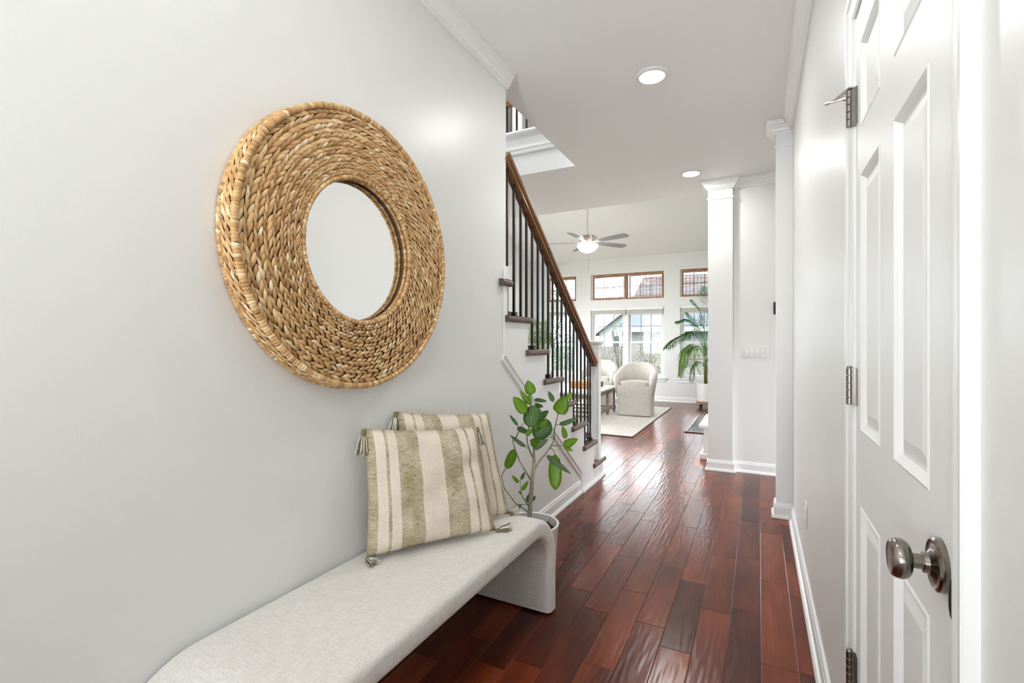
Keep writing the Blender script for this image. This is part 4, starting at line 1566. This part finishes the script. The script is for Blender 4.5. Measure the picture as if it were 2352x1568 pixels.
def bamboo(x0, x1, label, seed):
    rnd = random.Random(seed)
    z0, z1 = WZ[2] + 0.006, WZ[3] - 0.004
    y = YF + 0.040
    t = thing('bamboo_shade', label, 'blind', (0, 0, 0), 'woven bamboo shades on the transoms')
    bm = BM(); box(bm, x0, x1, y - 0.006, y + 0.012, z1 - 0.045, z1)
    obj('head_rail', bm, M['bamboo'], t)
    bm = BM()
    z = z0 + 0.020
    while z < z1 - 0.045:
        h = rnd.choice((0.002, 0.003, 0.003, 0.005, 0.007))
        tl = rnd.uniform(-0.006, 0.006)
        xa, xb = x0, x1
        if rnd.random() < 0.35:
            m_ = rnd.uniform(x0, x1)
            xa, xb = (x0, m_) if rnd.random() < .5 else (m_, x1)
        vs = [bm.verts.new(v) for v in ((xa, y, z - tl), (xb, y, z + tl), (xb, y, z + h + tl), (xa, y, z + h - tl))]
        vt = [bm.verts.new(v.co + Vector((0, 0.0025, 0))) for v in vs]
        bm.faces.new(vs[::-1]); bm.faces.new(vt)
        for i in range(4):
            bm.faces.new((vs[i], vs[(i + 1) % 4], vt[(i + 1) % 4], vt[i]))
        z += h + rnd.choice((0.002, 0.003, 0.004, 0.006, 0.009))
    obj('reeds', bm, M['bamboo'], t, kind='stuff')
    bm = BM(); box(bm, x0, x1, y - 0.002, y + 0.006, z0, z0 + 0.018)
    obj('hem', bm, M['bamboo'], t)
    bm = BM()
    n = max(4, int((x1 - x0) / 0.068))
    for i in range(n + 1):
        x = x0 + 0.008 + (x1 - x0 - 0.016) * i / n
        box(bm, x - 0.0032, x + 0.0032, y - 0.0025, y - 0.0005, z0, z1 - 0.04)
    obj('warp_cords', bm, M['string'], t, kind='stuff')
    bm = BM()
    for (a, b2) in ((x0, x0 + 0.028), (x1 - 0.028, x1)):
        box(bm, a, b2, y - 0.001, y + 0.001, z0, z1)
    obj('edge_binding', bm, M['bamboo'], t)
    return t


xm = (WINS[1][0] + WINS[1][1]) / 2
bamboo(WINS[0][0] + 0.03, WINS[0][1] - 0.008, 'woven bamboo shade on the transom behind the stair balusters', 1)
bamboo(WINS[1][0] + 0.045, xm - 0.006, 'left woven bamboo shade of the wide middle transom', 2)
bamboo(xm + 0.006, WINS[1][1] - 0.012, 'right woven bamboo shade of the wide middle transom, above the armchair', 3)
bamboo(WINS[2][0] + 0.03, WINS[2][1] - 0.01, 'woven bamboo shade on the transom above the palm', 4)


def miniblind(x0, x1, label):
    t = thing('raised_blind', label, 'blind', (0, 0, 0), 'raised slat blinds over the windows')
    z1 = WZ[1]
    bm = BM(); box(bm, x0, x1, YF - 0.020, YF + 0.045, z1 - 0.045, z1 - 0.002, 0.003)
    obj('head_rail', bm, M['trim'], t)
    for i in range(9):
        z = z1 - 0.056 - i * 0.0085
        bm = BM(); box(bm, x0 + 0.008, x1 - 0.008, YF - 0.010, YF + 0.040, z - 0.0030, z + 0.0030)
        obj('slat', bm, M['blind'], t)
    bm = BM(); box(bm, x0 + 0.006, x1 - 0.006, YF - 0.008, YF + 0.038, z1 - 0.150, z1 - 0.134, 0.003)
    obj('bottom_rail', bm, M['blind'], t)
    bm = BM(); tube(bm, [(x0 + 0.05, YF - 0.024, z1 - 0.04), (x0 + 0.05, YF - 0.026, z1 - 0.75)], 0.003, 6)
    obj('wand', bm, M['plastic'], t)
    return t


miniblind(WINS[0][0] + 0.012, WINS[0][1] - 0.012, 'raised cream blind of the window behind the stair balusters')
miniblind(WINS[1][0] + 0.012, xm - 0.004, 'raised cream blind on the left half of the wide window')
miniblind(xm + 0.004, WINS[1][1] - 0.012, 'raised cream blind on the right half of the wide window')
miniblind(WINS[2][0] + 0.012, WINS[2][1] - 0.012, 'raised cream blind of the window behind the palm')

# ------------------------------------------------------------------ ceiling fan
FX, FY, FZ = -2.56, 7.76, 2.89
fan = thing('ceiling_fan', 'five blade nickel ceiling fan with glowing bowl light in the living room', 'ceiling fan', (FX, FY, FZ))
zc = 3.0 + SL * (YF - FY) - FZ
bm = BM(); lathe(bm, [(0.013, 0.09), (0.013, zc)], 14); obj('downrod', bm, M['bright_nickel'], fan, 'auto')
bm = BM(); lathe(bm, [(0.03, zc - 0.07), (0.07, zc - 0.03), (0.075, zc + 0.03)], 24); obj('canopy', bm, M['bright_nickel'], fan, 'auto')
bm = BM(); lathe(bm, [(0.03, 0.115), (0.13, 0.105), (0.165, 0.085), (0.150, 0.050), (0.125, 0.025), (0.120, 0.005), (0.09, -0.01), (0.085, -0.035), (0.10, -0.045)], 36)
obj('motor_housing', bm, M['bright_nickel'], fan, 'auto')
M['bowl'] = emit('lit_glass_bowl', (1.0, 0.97, 0.92), FANLIGHT)
bm = BM(); lathe(bm, [(0.172, -0.050), (0.176, -0.060), (0.160, -0.095), (0.125, -0.135), (0.07, -0.165), (0.015, -0.178)], 36); obj('light_bowl', bm, M['bowl'], fan, 'auto')
bm = BM(); lathe(bm, [(0.012, -0.178), (0.014, -0.186), (0.008, -0.195)], 12); obj('finial', bm, M['bright_nickel'], fan)
bm = BM(); tube(bm, [(0.01, 0, -0.19), (0.01, 0, -0.42)], 0.003, 6); tube(bm, [(0.01, 0, -0.42), (0.01, 0, -0.47)], 0.007, 6); obj('pull_chain', bm, M['bright_nickel'], fan)
for i in range(5):
    ang = math.radians(25 + 72 * i) + YAW
    R_ = Matrix.Rotation(ang, 4, 'Z')
    bm = BM()
    box(bm, 0.10, 0.27, -0.018, 0.018, -0.012, -0.004, 0.003)
    bmesh.ops.transform(bm, matrix=R_, verts=bm.verts)
    ba = obj('blade_arm', bm, M['bright_nickel'], fan)
    bm = BM()
    out = [(0.22, -0.052), (0.30, -0.060), (0.66, -0.074), (0.75, -0.068), (0.79, -0.040), (0.79, 0.040), (0.75, 0.068), (0.66, 0.074), (0.30, 0.060), (0.22, 0.052)]
    prism(bm, out, 'z', -0.004, 0.003)
    bmesh.ops.transform(bm, matrix=R_ @ Matrix.Rotation(math.radians(-13), 4, 'X'), verts=bm.verts)
    obj('blade', bm, M['fanblade'], ba)

# ------------------------------------------------------------------ armchairs


def armchair(name, label, loc, rz):
    t = thing('armchair', label, 'armchair', loc, 'oatmeal barrel armchairs by the window', None, rz)
    # plan outline (front at -y): rounded barrel
    def outline(w, d, rf, n=10):
        pts = []
        hw = w / 2
        for i in range(n + 1):           # front right corner to back
            a = -PI / 2 + PI / 2 * i / n
            pts.append((hw - rf + rf * math.cos(a), -d / 2 + rf + rf * math.sin(a)))
        rb = hw * 0.92
        for i in range(2 * n + 1):
            a = PI * i / (2 * n)
            pts.append((hw * math.cos(a), d / 2 - rb + rb * math.sin(a)))
        for i in range(n + 1):
            a = PI + PI / 2 * i / n
            pts.append((-hw + rf + rf * math.cos(a), -d / 2 + rf + rf * math.sin(a)))
        return pts
    bm = BM()
    levels = [(0.018, 0.95), (0.024, 0.965), (0.30, 0.99), (0.500, 1.0)]
    rings = []
    for z, s in levels:
        rings.append([bm.verts.new((x * s, y * s, z)) for x, y in outline(0.56, 0.60, 0.05)])
    for r0, r1 in zip(rings, rings[1:]):
        for i in range(len(r0)):
            bm.faces.new((r0[i], r0[(i + 1) % len(r0)], r1[(i + 1) % len(r0)], r1[i]))
    bm.faces.new(rings[0]); bm.faces.new(rings[-1])
    bmesh.ops.recalc_face_normals(bm, faces=bm.faces[:])
    obj('skirted_base', bm, M['chair_linen'], t, 'auto')
    bm = BM()
    rings = []
    for z, s, in ((0.4995, 0.96), (0.502, 1.0), (0.512, 1.01), (0.535, 1.005), (0.553, 0.97), (0.566, 0.85), (0.574, 0.50)):
        rings.append([bm.verts.new((x * s, (y + 0.25) * s - 0.294, z)) for x, y in outline(0.455, 0.50, 0.055)])
    for r0, r1 in zip(rings, rings[1:]):
        for i in range(len(r0)):
            bm.faces.new((r0[i], r0[(i + 1) % len(r0)], r1[(i + 1) % len(r0)], r1[i]))
    bm.faces.new(rings[0]); bm.faces.new(rings[-1])
    bmesh.ops.recalc_face_normals(bm, faces=bm.faces[:])
    obj('seat_cushion', bm, M['chair_linen'], t, 'auto')
    # wrapping back and arms
    bm = BM()
    path = []
    hw = 0.268
    for i in range(7):
        path.append((hw, -0.272 + 0.312 * i / 6))
    for i in range(1, 24):
        a = PI * i / 24
        path.append((hw * math.cos(a), 0.04 + 0.235 * math.sin(a)))
    for i in range(7):
        path.append((-hw, 0.04 - 0.312 * i / 6))
    n = len(path)
    rings = []
    for i, (x, y) in enumerate(path):
        s = abs(i / (n - 1) * 2 - 1)             # 1 at the arm fronts, 0 at the back
        top = 0.690 + 0.170 * (0.5 + 0.5 * math.cos(PI * min(1, max(0, (s - 0.16) / 0.70)))) - (0.05 * max(0, (s - 0.90) / 0.10) ** 2)
        tx = Vector((path[min(i + 1, n - 1)][0] - path[max(i - 1, 0)][0], path[min(i + 1, n - 1)][1] - path[max(i - 1, 0)][1], 0)).normalized()
        nx = Vector((tx.y, -tx.x, 0))        # outward
        c = Vector((x, y, 0))
        flare = 0.028
        sec = [(-0.020, 0.30), (-0.034, 0.50), (-0.036 + flare * .5, top - 0.035), (-0.022 + flare, top - 0.008), (0.004 + flare, top), (0.030 + flare, top - 0.010), (0.040 + flare, top - 0.040), (0.034 + flare * .4, 0.52), (0.003, 0.30)]
        rings.append([bm.verts.new(c + nx * o + Vector((0, 0, z))) for o, z in sec])
    m_ = len(rings[0])
    for r0, r1 in zip(rings, rings[1:]):
        for i in range(m_):
            bm.faces.new((r0[i], r0[(i + 1) % m_], r1[(i + 1) % m_], r1[i]))
    # rounded arm fronts
    for ring, dy in ((rings[0], -0.024), (rings[-1], -0.024)):
        cen = sum((v.co for v in ring), Vector()) / m_
        r2 = [bm.verts.new(v.co + (cen - v.co) * Vector((0.35, 0, 0.06)) + Vector((0, dy, 0))) for v in ring]
        for i in range(m_):
            bm.faces.new((ring[i], ring[(i + 1) % m_], r2[(i + 1) % m_], r2[i]))
        bm.faces.new(r2)
    bmesh.ops.recalc_face_normals(bm, faces=bm.faces[:])
    obj('back_and_arms', bm, M['chair_linen'], t, True)
    return t


armchair('armchair', 'oatmeal linen barrel armchair fully in view before the wide window', (-1.80, 8.03, 0.010), 0.04)
armchair('armchair', 'oatmeal linen barrel armchair half hidden behind the newel post', (-2.62, 8.62, 0.010), 0.10)

# ------------------------------------------------------------------ rug
bm = BM()
box(bm, -4.05, -1.43, 6.12, 9.14, 0.0005, 0.012, 0.003)
for i in range(60):
    pass
rug = tag(obj('rug', bm, M['rug'], None), 'pale cream woven rug under the coffee table and armchairs', 'rug')
bm = BM()
k = 0
y = 6.15
while y < 9.1:
    box(bm, -4.03, -1.445, y, y + 0.016, 0.0112, 0.0140)
    y += 0.036
obj('woven_ribs', bm, M['rug'], rug, kind='stuff')
bm = BM()
box(bm, -4.06, -1.42, 6.108, 6.121, 0.0005, 0.0125)
box(bm, -1.431, -1.42, 6.108, 9.15, 0.0005, 0.0125)
obj('edge_binding', bm, simple('grey_binding', (0.18, 0.17, 0.16), 0.9), rug)

# ------------------------------------------------------------------ coffee table
TX0, TX1, TY0, TY1, TZ = -3.30, -2.155, 6.78, 8.22, 0.46
ct = thing('coffee_table', 'weathered coffee table with pale top and spool turned legs', 'table', (0, 0, 0))
bm = BM(); box(bm, TX0, TX1, TY0, TY1, TZ - 0.028, TZ, 0.005)
obj('table_top', bm, M['table_top'], ct, 'auto')
bm = BM()
box(bm, TX0 + 0.05, TX1 - 0.05, TY0 + 0.055, TY0 + 0.080, TZ - 0.10, TZ - 0.0285)
box(bm, TX0 + 0.05, TX1 - 0.05, TY1 - 0.080, TY1 - 0.055, TZ - 0.10, TZ - 0.0285)
box(bm, TX0 + 0.05, TX0 + 0.075, TY0 + 0.055, TY1 - 0.055, TZ - 0.10, TZ - 0.0285)
box(bm, TX1 - 0.075, TX1 - 0.05, TY0 + 0.055, TY1 - 0.055, TZ - 0.10, TZ - 0.0285)
obj('apron', bm, M['table_wood'], ct)


def spool(n, z0, z1, r0=0.014, r1=0.025):
    out = []
    for i in range(n * 6 + 1):
        t_ = i / (n * 6)
        out.append((r0 + (r1 - r0) * abs(math.sin(PI * n * t_)) ** 0.8, z0 + (z1 - z0) * t_))
    return out


LEGP = [(0.020, 0.0145), (0.026, 0.022), (0.026, 0.036), (0.016, 0.046), (0.034, 0.065), (0.036, 0.115), (0.026, 0.128)] + spool(6, 0.13, TZ - 0.115)[1:] + [(0.030, TZ - 0.11), (0.030, TZ - 0.030)]
LX = (TX0 + 0.065, TX1 - 0.060)
LY = (6.86, 7.30, 7.74, 8.145)
for x in LX:
    for y in LY:
        bm = BM(); lathe(bm, LEGP, 14, Matrix.Translation((x, y, 0)))
        obj('leg', bm, M['table_wood'], ct, 'auto')
for x in LX:
    for y0, y1 in zip(LY, LY[1:]):
        bm = BM()
        lathe(bm, spool(6, 0.0, y1 - y0 - 0.05, 0.011, 0.019), 12, Matrix.Translation((x, y0 + 0.025, 0.095)) @ Matrix.Rotation(-PI / 2, 4, 'X'))
        obj('stretcher', bm, M['table_wood'], ct, 'auto')
for y in (LY[0], LY[1], LY[2], LY[3]):
    bm = BM()
    lathe(bm, spool(13, 0.0, LX[1] - LX[0] - 0.05, 0.011, 0.019), 12, Matrix.Translation((LX[0] + 0.025, y, 0.095)) @ Matrix.Rotation(PI / 2, 4, 'Y'))
    obj('stretcher', bm, M['table_wood'], ct, 'auto')

t = thing('woven_box', 'orange brown wicker box on the coffee table behind the balusters', 'box', (-2.52, 7.50, TZ))
bm = BM()
loft_rect(bm, -0.20, 0.20, -0.14, 0.14, [(0.0, 0.0005), (0.004, 0.02), (0.006, 0.085)])
obj('body', bm, M['tray'], t)
bm = BM()
loft_rect(bm, -0.20, 0.20, -0.14, 0.14, [(0.004, 0.0855), (0.012, 0.088), (0.012, 0.112), (0.0, 0.120), (-0.03, 0.122)])
obj('lid', bm, simple('pale_wicker', (0.60, 0.30, 0.11), 0.6, var=0.4, vscale=60), t)
t = thing('candle_jar', 'small brown candle jar on the coffee table next to the newel post', 'candle', (-2.36, 7.86, TZ))
bm = BM(); lathe(bm, [(0.036, 0.0005), (0.040, 0.004), (0.040, 0.085), (0.036, 0.088)], 20); obj('jar', bm, M['mug'], t, 'auto')
bm = BM(); lathe(bm, [(0.041, 0.0885), (0.042, 0.092), (0.042, 0.108), (0.036, 0.112)], 20); obj('lid', bm, M['plastic'], t, 'auto')

# ------------------------------------------------------------------ palms


def frond(parent, pts, nleaf, lmax, mat, droop, seed, spread=0.9):
    rnd = random.Random(seed)
    pts = [Vector(p) for p in pts]
    # sample a smooth curve through pts (Catmull-Rom)
    cur = []
    ext = [pts[0] * 2 - pts[1]] + pts + [pts[-1] * 2 - pts[-2]]
    for i in range(len(pts) - 1):
        p0, p1, p2, p3 = ext[i:i + 4]
        for s in range(8):
            t_ = s / 8
            cur.append(0.5 * ((2 * p1) + (p2 - p0) * t_ + (2 * p0 - 5 * p1 + 4 * p2 - p3) * t_ ** 2 + (3 * p1 - p0 - 3 * p2 + p3) * t_ ** 3))
    cur.append(pts[-1])
    bm = BM()
    n = len(cur)
    tube(bm, cur, [0.007 * (1 - 0.8 * i / n) for i in range(n)], 5)
    for k in range(nleaf):
        f = 0.30 + 0.70 * k / (nleaf - 1)
        i = min(n - 2, int(f * (n - 1)))
        p = cur[i].lerp(cur[i + 1], f * (n - 1) - i)
        d = (cur[i + 1] - cur[i]).normalized()
        sd = d.cross(Vector((0, 0, 1)))
        sd = sd.normalized() if sd.length > 0.05 else Vector((1, 0, 0))
        ln = lmax * math.sin(PI * (0.18 + 0.78 * (k / (nleaf - 1)))) ** 0.7
        for sg in (-1, 1):
            dr_ = (d * rnd.uniform(0.55, 0.9) + sd * sg * spread * rnd.uniform(0.8, 1.1) + Vector((0, 0, -droop * rnd.uniform(0.5, 1.2)))).normalized()
            q1 = p + dr_ * ln * 0.5
            q2 = p + dr_ * ln + Vector((0, 0, -droop * ln * 0.35))
            wv = dr_.cross(sd * sg + Vector((0, 0, 0.6))).normalized() * (0.0062 * lmax / 0.3)
            vs = [bm.verts.new(v) for v in (p - wv * .3, p + wv * .3, q1 + wv, q1 - wv, q2)]
            bm.faces.new((vs[0], vs[1], vs[2], vs[3])); bm.faces.new((vs[3], vs[2], vs[4]))
    return obj('frond', bm, mat, parent)


t = thing('palm_plant', 'tall palm in a white pot on a wheeled wooden stand beside the column', 'plant', (-0.86, 9.52, 0.0))
bm = BM(); lathe(bm, [(0.140, 0.115), (0.152, 0.120), (0.165, 0.40), (0.168, 0.45), (0.160, 0.452), (0.152, 0.43)], 32, cap=False); obj('pot', bm, M['ceramic'], t, 'auto')
bm = BM(); lathe(bm, [(0.0001, 0.425), (0.152, 0.425)], 24, cap=False); obj('soil', bm, M['soil'], t)
bm = BM(); lathe(bm, [(0.165, 0.070), (0.170, 0.074), (0.170, 0.110), (0.165, 0.1145)], 32); obj('stand', bm, M['light_wood'], t, 'auto')
for a in (0.8, 2.37, 3.94, 5.5):
    bm = BM()
    cx, cy = 0.13 * math.cos(a), 0.13 * math.sin(a)
    box(bm, cx - 0.016, cx + 0.016, cy - 0.016, cy + 0.016, 0.040, 0.0695, 0.003)
    lathe(bm, [(0.012, -0.012), (0.024, -0.010), (0.024, 0.010), (0.012, 0.012)], 16, Matrix.Translation((cx, cy, 0.0245)) @ Matrix.Rotation(PI / 2, 4, 'X'))
    obj('caster', bm, M['black'], t)
for i in range(9):
    a = random.uniform(0, 2 * PI); rr = random.uniform(0.01, 0.07)
    bm = BM()
    x, y = rr * math.cos(a), rr * math.sin(a)
    tube(bm, [(x, y, 0.42), (x * 1.2, y * 1.2, 0.8), (x * 1.6, y * 1.5, random.uniform(0.95, 1.3))], [0.014, 0.012, 0.007], 7)
    obj('cane', bm, M['cane'], t, True)
FR = [((0, 0, 1.0), (-0.18, -0.15, 1.34), (-0.42, -0.35, 1.30), (-0.62, -0.5, 1.12), 'palm', 0.25, 0.35), ((0, 0, 0.9), (-0.16, -0.1, 1.15), (-0.34, -0.2, 1.10), (-0.44, -0.26, 0.62), 'palm_y', 0.9, 0.34),
      ((0, 0, 1.0), (-0.05, 0.05, 1.5), (-0.12, 0.05, 1.8), (-0.25, 0.0, 2.0), 'palm', 0.15, 0.26), ((0, 0, 1.0), (0.02, -0.05, 1.6), (0.05, -0.1, 2.0), (0.02, -0.15, 2.2), 'palm', 0.1, 0.28),
      ((0, 0, 1.0), (-0.12, -0.05, 1.45), (-0.28, -0.1, 1.62), (-0.50, -0.15, 1.60), 'palm', 0.3, 0.28), ((0, 0, 0.9), (-0.10, -0.1, 1.3), (-0.20, -0.25, 1.42), (-0.34, -0.4, 1.28), 'palm', 0.5, 0.26),
      ((0, 0, 1.0), (0.10, -0.1, 1.4), (0.25, -0.2, 1.6), (0.42, -0.3, 1.5), 'palm', 0.4, 0.30), ((0, 0, 1.0), (0.10, 0.1, 1.5), (0.22, 0.15, 1.8), (0.40, 0.15, 1.85), 'palm', 0.3, 0.30),
      ((0, 0, 0.8), (-0.06, -0.15, 1.1), (-0.16, -0.35, 1.12), (-0.26, -0.50, 0.80), 'palm_y', 0.9, 0.28), ((0, 0, 0.9), (-0.05, 0.0, 1.3), (-0.15, -0.1, 1.55), (-0.30, -0.2, 1.75), 'palm', 0.2, 0.26),
      ((0, 0, 0.7), (-0.10, -0.1, 0.85), (-0.20, -0.15, 0.80), (-0.24, -0.2, 0.50), 'palm', 1.0, 0.20), ((0, 0, 0.8), (0.08, -0.2, 1.0), (0.14, -0.4, 1.0), (0.20, -0.5, 0.7), 'palm', 0.9, 0.28)]
for i, (a, b_, c, d, mt, dr_, ll) in enumerate(FR):
    frond(t, (a, b_, c, d), 34, ll, M[mt], dr_, i)

t = thing('palm_plant', 'leafy palm seen through the stair balusters beside the narrow window', 'plant', (-4.14, 9.40, 0.0))
bm = BM(); lathe(bm, [(0.120, 0.0005), (0.132, 0.004), (0.150, 0.34), (0.153, 0.36), (0.145, 0.36), (0.140, 0.33)], 32, cap=False); obj('pot', bm, M['ceramic'], t, 'auto')
bm = BM(); lathe(bm, [(0.0001, 0.33), (0.141, 0.33)], 24, cap=False); obj('soil', bm, M['soil'], t)
for i in range(5):
    a = random.uniform(0, 2 * PI)
    bm = BM()
    tube(bm, [(0.04 * math.cos(a), 0.04 * math.sin(a), 0.32), (0.08 * math.cos(a), 0.08 * math.sin(a), 0.8)], [0.012, 0.008], 7)
    obj('cane', bm, M['cane'], t, True)
for i in range(13):
    a = 2 * PI * i / 13 + random.uniform(-.2, .2)
    h = random.uniform(1.25, 1.85); rr = random.uniform(0.14, 0.24)
    c_, s_ = math.cos(a), math.sin(a)
    frond(t, ((0, 0, 0.7), (rr * .3 * c_, rr * .3 * s_, h * .75), (rr * .75 * c_, rr * .75 * s_, h), (rr * 1.35 * c_, rr * 1.35 * s_, h - random.uniform(.1, .5))), 30, 0.24, M['palm_y' if i % 2 else 'palm'], random.uniform(.3, .8), 40 + i)

# ------------------------------------------------------------------ hearth and low cabinet
t = thing('hearth', 'glossy black floor hearth with dark wood border in front of the fireplace wall', 'hearth', (0, 0, 0))
bm = BM()
box(bm, -0.89, XFR - 0.001, 6.78, 6.82, 0.0005, 0.014, 0.003)
box(bm, -0.89, -0.85, 6.82, 8.50, 0.0005, 0.014, 0.003)
box(bm, -0.89, XFR - 0.001, 8.50, 8.54, 0.0005, 0.014, 0.003)
obj('border', bm, M['hearth_border'], t)
for i in range(2):
    for j in range(4):
        x0 = -0.849 + i * 0.324; y0 = 6.821 + j * 0.42
        bm = BM(); box(bm, x0, x0 + 0.322, y0, y0 + 0.418, 0.0005, 0.010, 0.0012, 1)
        obj('tile', bm, M['hearth'], t)
t = thing('low_cabinet', 'low white cabinet with overhanging top mostly hidden behind the column', 'cabinet', (0, 0, 0))
bm = BM(); box(bm, -0.505, XFR - 0.002, YE + 0.03, 6.05, 0.085, 0.325); obj('body', bm, M['trim'], t)
bm = BM(); box(bm, -0.550, XFR - 0.002, YE + 0.004, 6.10, 0.3255, 0.362, 0.006); obj('top', bm, M['trim'], t, 'auto')
bm = BM(); loft_rect(bm, -0.505, XFR - 0.06, YE + 0.055, 6.05, [(0.030, 0.001), (0.034, 0.01), (0.034, 0.055), (0.016, 0.065), (0.012, 0.080), (0.0005, 0.0845)]); obj('plinth', bm, M['trim'], t)

# ------------------------------------------------------------------ outdoors
bm = BM(); box(bm, -60, 60, -50, 70, -0.9, -0.5)
tag(obj('ground', bm, simple('pale_lawn', (0.20, 0.205, 0.16), 0.95, var=0.4, vscale=3)), 'pale lawn outside the living room windows', 'ground', None, 'structure')
fe = thing('fence', 'weathered grey board fence behind the shrubs outside', 'fence', (0, 17.0, -0.5))
bm = BM(); box(bm, -0.068, 0.068, 0, 0.02, 0, 1.55)
fm = simple('weathered_fence', (0.095, 0.085, 0.078), 0.9, var=0.25, vscale=6, stretch=(3, 3, 0.3))
p0 = obj('board', bm, fm, fe)
p0.location = (-9, 0, 0)
for i in range(1, 80):
    c = p0.copy(); COL.objects.link(c); c.parent = fe
    c.location = (-9 + i * 0.142, random.uniform(-.006, .006), random.uniform(-.015, .015))
for z in (0.25, 1.25):
    bm = BM()
    box(bm, -9.2, 2.4, 0.021, 0.06, z, z + 0.09)
    obj('rail', bm, fm, fe)

sid = simple('white_siding', (0.22, 0.225, 0.23), 0.8)
roofm = simple('grey_shingles', (0.020, 0.026, 0.034), 0.9, var=0.15, vscale=8)
hs = thing('neighbor_house', 'white gabled house with grey roof seen beyond the fence through the left pane', 'house', (0, 0, 0))
bm = BM()
prism(bm, [(-7.9, -0.5), (-2.6, -0.5), (-2.6, 1.75), (-5.25, 3.75), (-7.9, 1.75)], 'y', 26.0, 34.0)
obj('wall', bm, sid, hs)
bm = BM()
for s in (-1, 1):
    prism(bm, [(-5.25, 3.95), (-5.25 + s * 3.0, 1.70), (-5.25 + s * 3.0, 1.52), (-5.25, 3.76)], 'y', 25.7, 34.2)
obj('roof', bm, roofm, hs)
bm = BM()
for s_ in (-1, 1):
    prism(bm, [(-5.25, 3.96), (-5.25 + s_ * 3.02, 1.70), (-5.25 + s_ * 3.02, 1.42), (-5.25, 3.68)], 'y', 25.62, 25.69)
obj('rake_board', bm, sid, hs)
bm = BM(); box(bm, -6.75, -6.1, 25.93, 26.0, 0.4, 1.5); w_ = obj('window', bm, sid, hs)
bm = BM(); box(bm, -6.68, -6.17, 25.90, 25.925, 0.47, 1.43); obj('pane', bm, simple('far_pane', (0.25, 0.3, 0.36), 0.2), w_)
bm = BM(); box(bm, -7.05, -6.8, 25.95, 25.999, 0.4, 1.5); obj('shutter', bm, roofm, hs)
hs = thing('neighbor_house', 'low grey house with broad shingle roof facing the wide window', 'house', (0, 0, 0))
bm = BM(); box(bm, -4.9, 4.0, 20.5, 25.2, -0.5, 1.84); obj('wall', bm, simple('grey_siding', (0.11, 0.115, 0.12), 0.85), hs)
bm = BM(); prism(bm, [(20.0, 1.80), (25.2, 4.55), (25.3, 4.45), (20.2, 1.68)], 'x', -5.3, 4.4); obj('roof', bm, simple('pale_shingles', (0.026, 0.032, 0.040), 0.9, var=0.12, vscale=9, stretch=(1, 1, 4)), hs)
bm = BM(); box(bm, -5.3, 4.4, 19.96, 20.05, 1.62, 1.80); obj('fascia', bm, sid, hs)
bm = BM(); box(bm, -4.35, -3.55, 20.44, 20.5, 0.35, 1.40); w_ = obj('window', bm, sid, hs)
bm = BM(); box(bm, -4.27, -3.63, 20.40, 20.435, 0.43, 1.32); obj('pane', bm, simple('far_pane_dark', (0.08, 0.09, 0.10), 0.2), w_)

M['shrub_bark'] = simple('shrub_bark', (0.04, 0.032, 0.022), 0.9)
lm = [simple('shrub_leaf', (0.032, 0.062, 0.018), 0.6, var=0.5, vscale=3), simple('shrub_leaf_yellow', (0.060, 0.064, 0.018), 0.6, var=0.5, vscale=3), simple('tree_leaf', (0.035, 0.085, 0.042), 0.6, var=0.5, vscale=3)]


def shrub(name, label, x, y, z0, r, h, n, mt, seed, lf=0.05):
    rnd = random.Random(seed)
    t = thing(name, label, 'shrub' if name == 'shrub' else 'tree', (x, y, z0), 'garden greenery outside the windows')
    bm = BM()
    for k in range(5):
        a = rnd.uniform(0, 6.28)
        tube(bm, [(0, 0, 0), (r * .25 * math.cos(a), r * .25 * math.sin(a), h * .5), (r * .6 * math.cos(a), r * .6 * math.sin(a), h * .9)], [0.03, 0.018, 0.006], 6)
    obj('stems', bm, M['shrub_bark'], t)
    bm = BM()
    for k in range(n):
        a = rnd.uniform(0, 6.28); rr = r * rnd.random() ** 0.5; zz = h * (0.15 + 0.85 * rnd.random())
        rr *= math.sin(PI * min(0.95, 0.25 + 0.65 * zz / h)) + 0.1
        c = Vector((rr * math.cos(a), rr * math.sin(a), zz))
        d = Vector((rnd.gauss(0, 1), rnd.gauss(0, 1), rnd.gauss(0, .6))).normalized()
        s = d.cross(Vector((rnd.gauss(0, 1), rnd.gauss(0, 1), rnd.gauss(0, 1)))).normalized()
        ln = lf * rnd.uniform(0.7, 1.3)
        vs = [bm.verts.new(v) for v in (c, c + d * ln * .5 + s * ln * .28, c + d * ln, c + d * ln * .5 - s * ln * .28)]
        bm.faces.new(vs)
    obj('foliage', bm, mt, t, kind='stuff')


shrub('shrub', 'yellow green shrub outside the right half of the wide window', -2.75, 14.0, -0.5, 0.5, 2.1, 2200, lm[1], 1)
shrub('shrub', 'dark leafy shrub outside the left half of the wide window', -4.6, 12.6, -0.5, 0.45, 1.9, 2000, lm[0], 2)
shrub('shrub', 'sparse shrub outside below the middle mullion', -3.85, 14.9, -0.5, 0.45, 2.3, 700, lm[0], 3)
shrub('garden_tree', 'pale green garden tree outside the window behind the balusters', -6.2, 14.6, -0.5, 1.0, 3.4, 3800, lm[2], 4, 0.075)
shrub('shrub', 'low green shrub outside the window behind the palm', -1.35, 14.8, -0.5, 0.7, 1.5, 900, lm[0], 5)
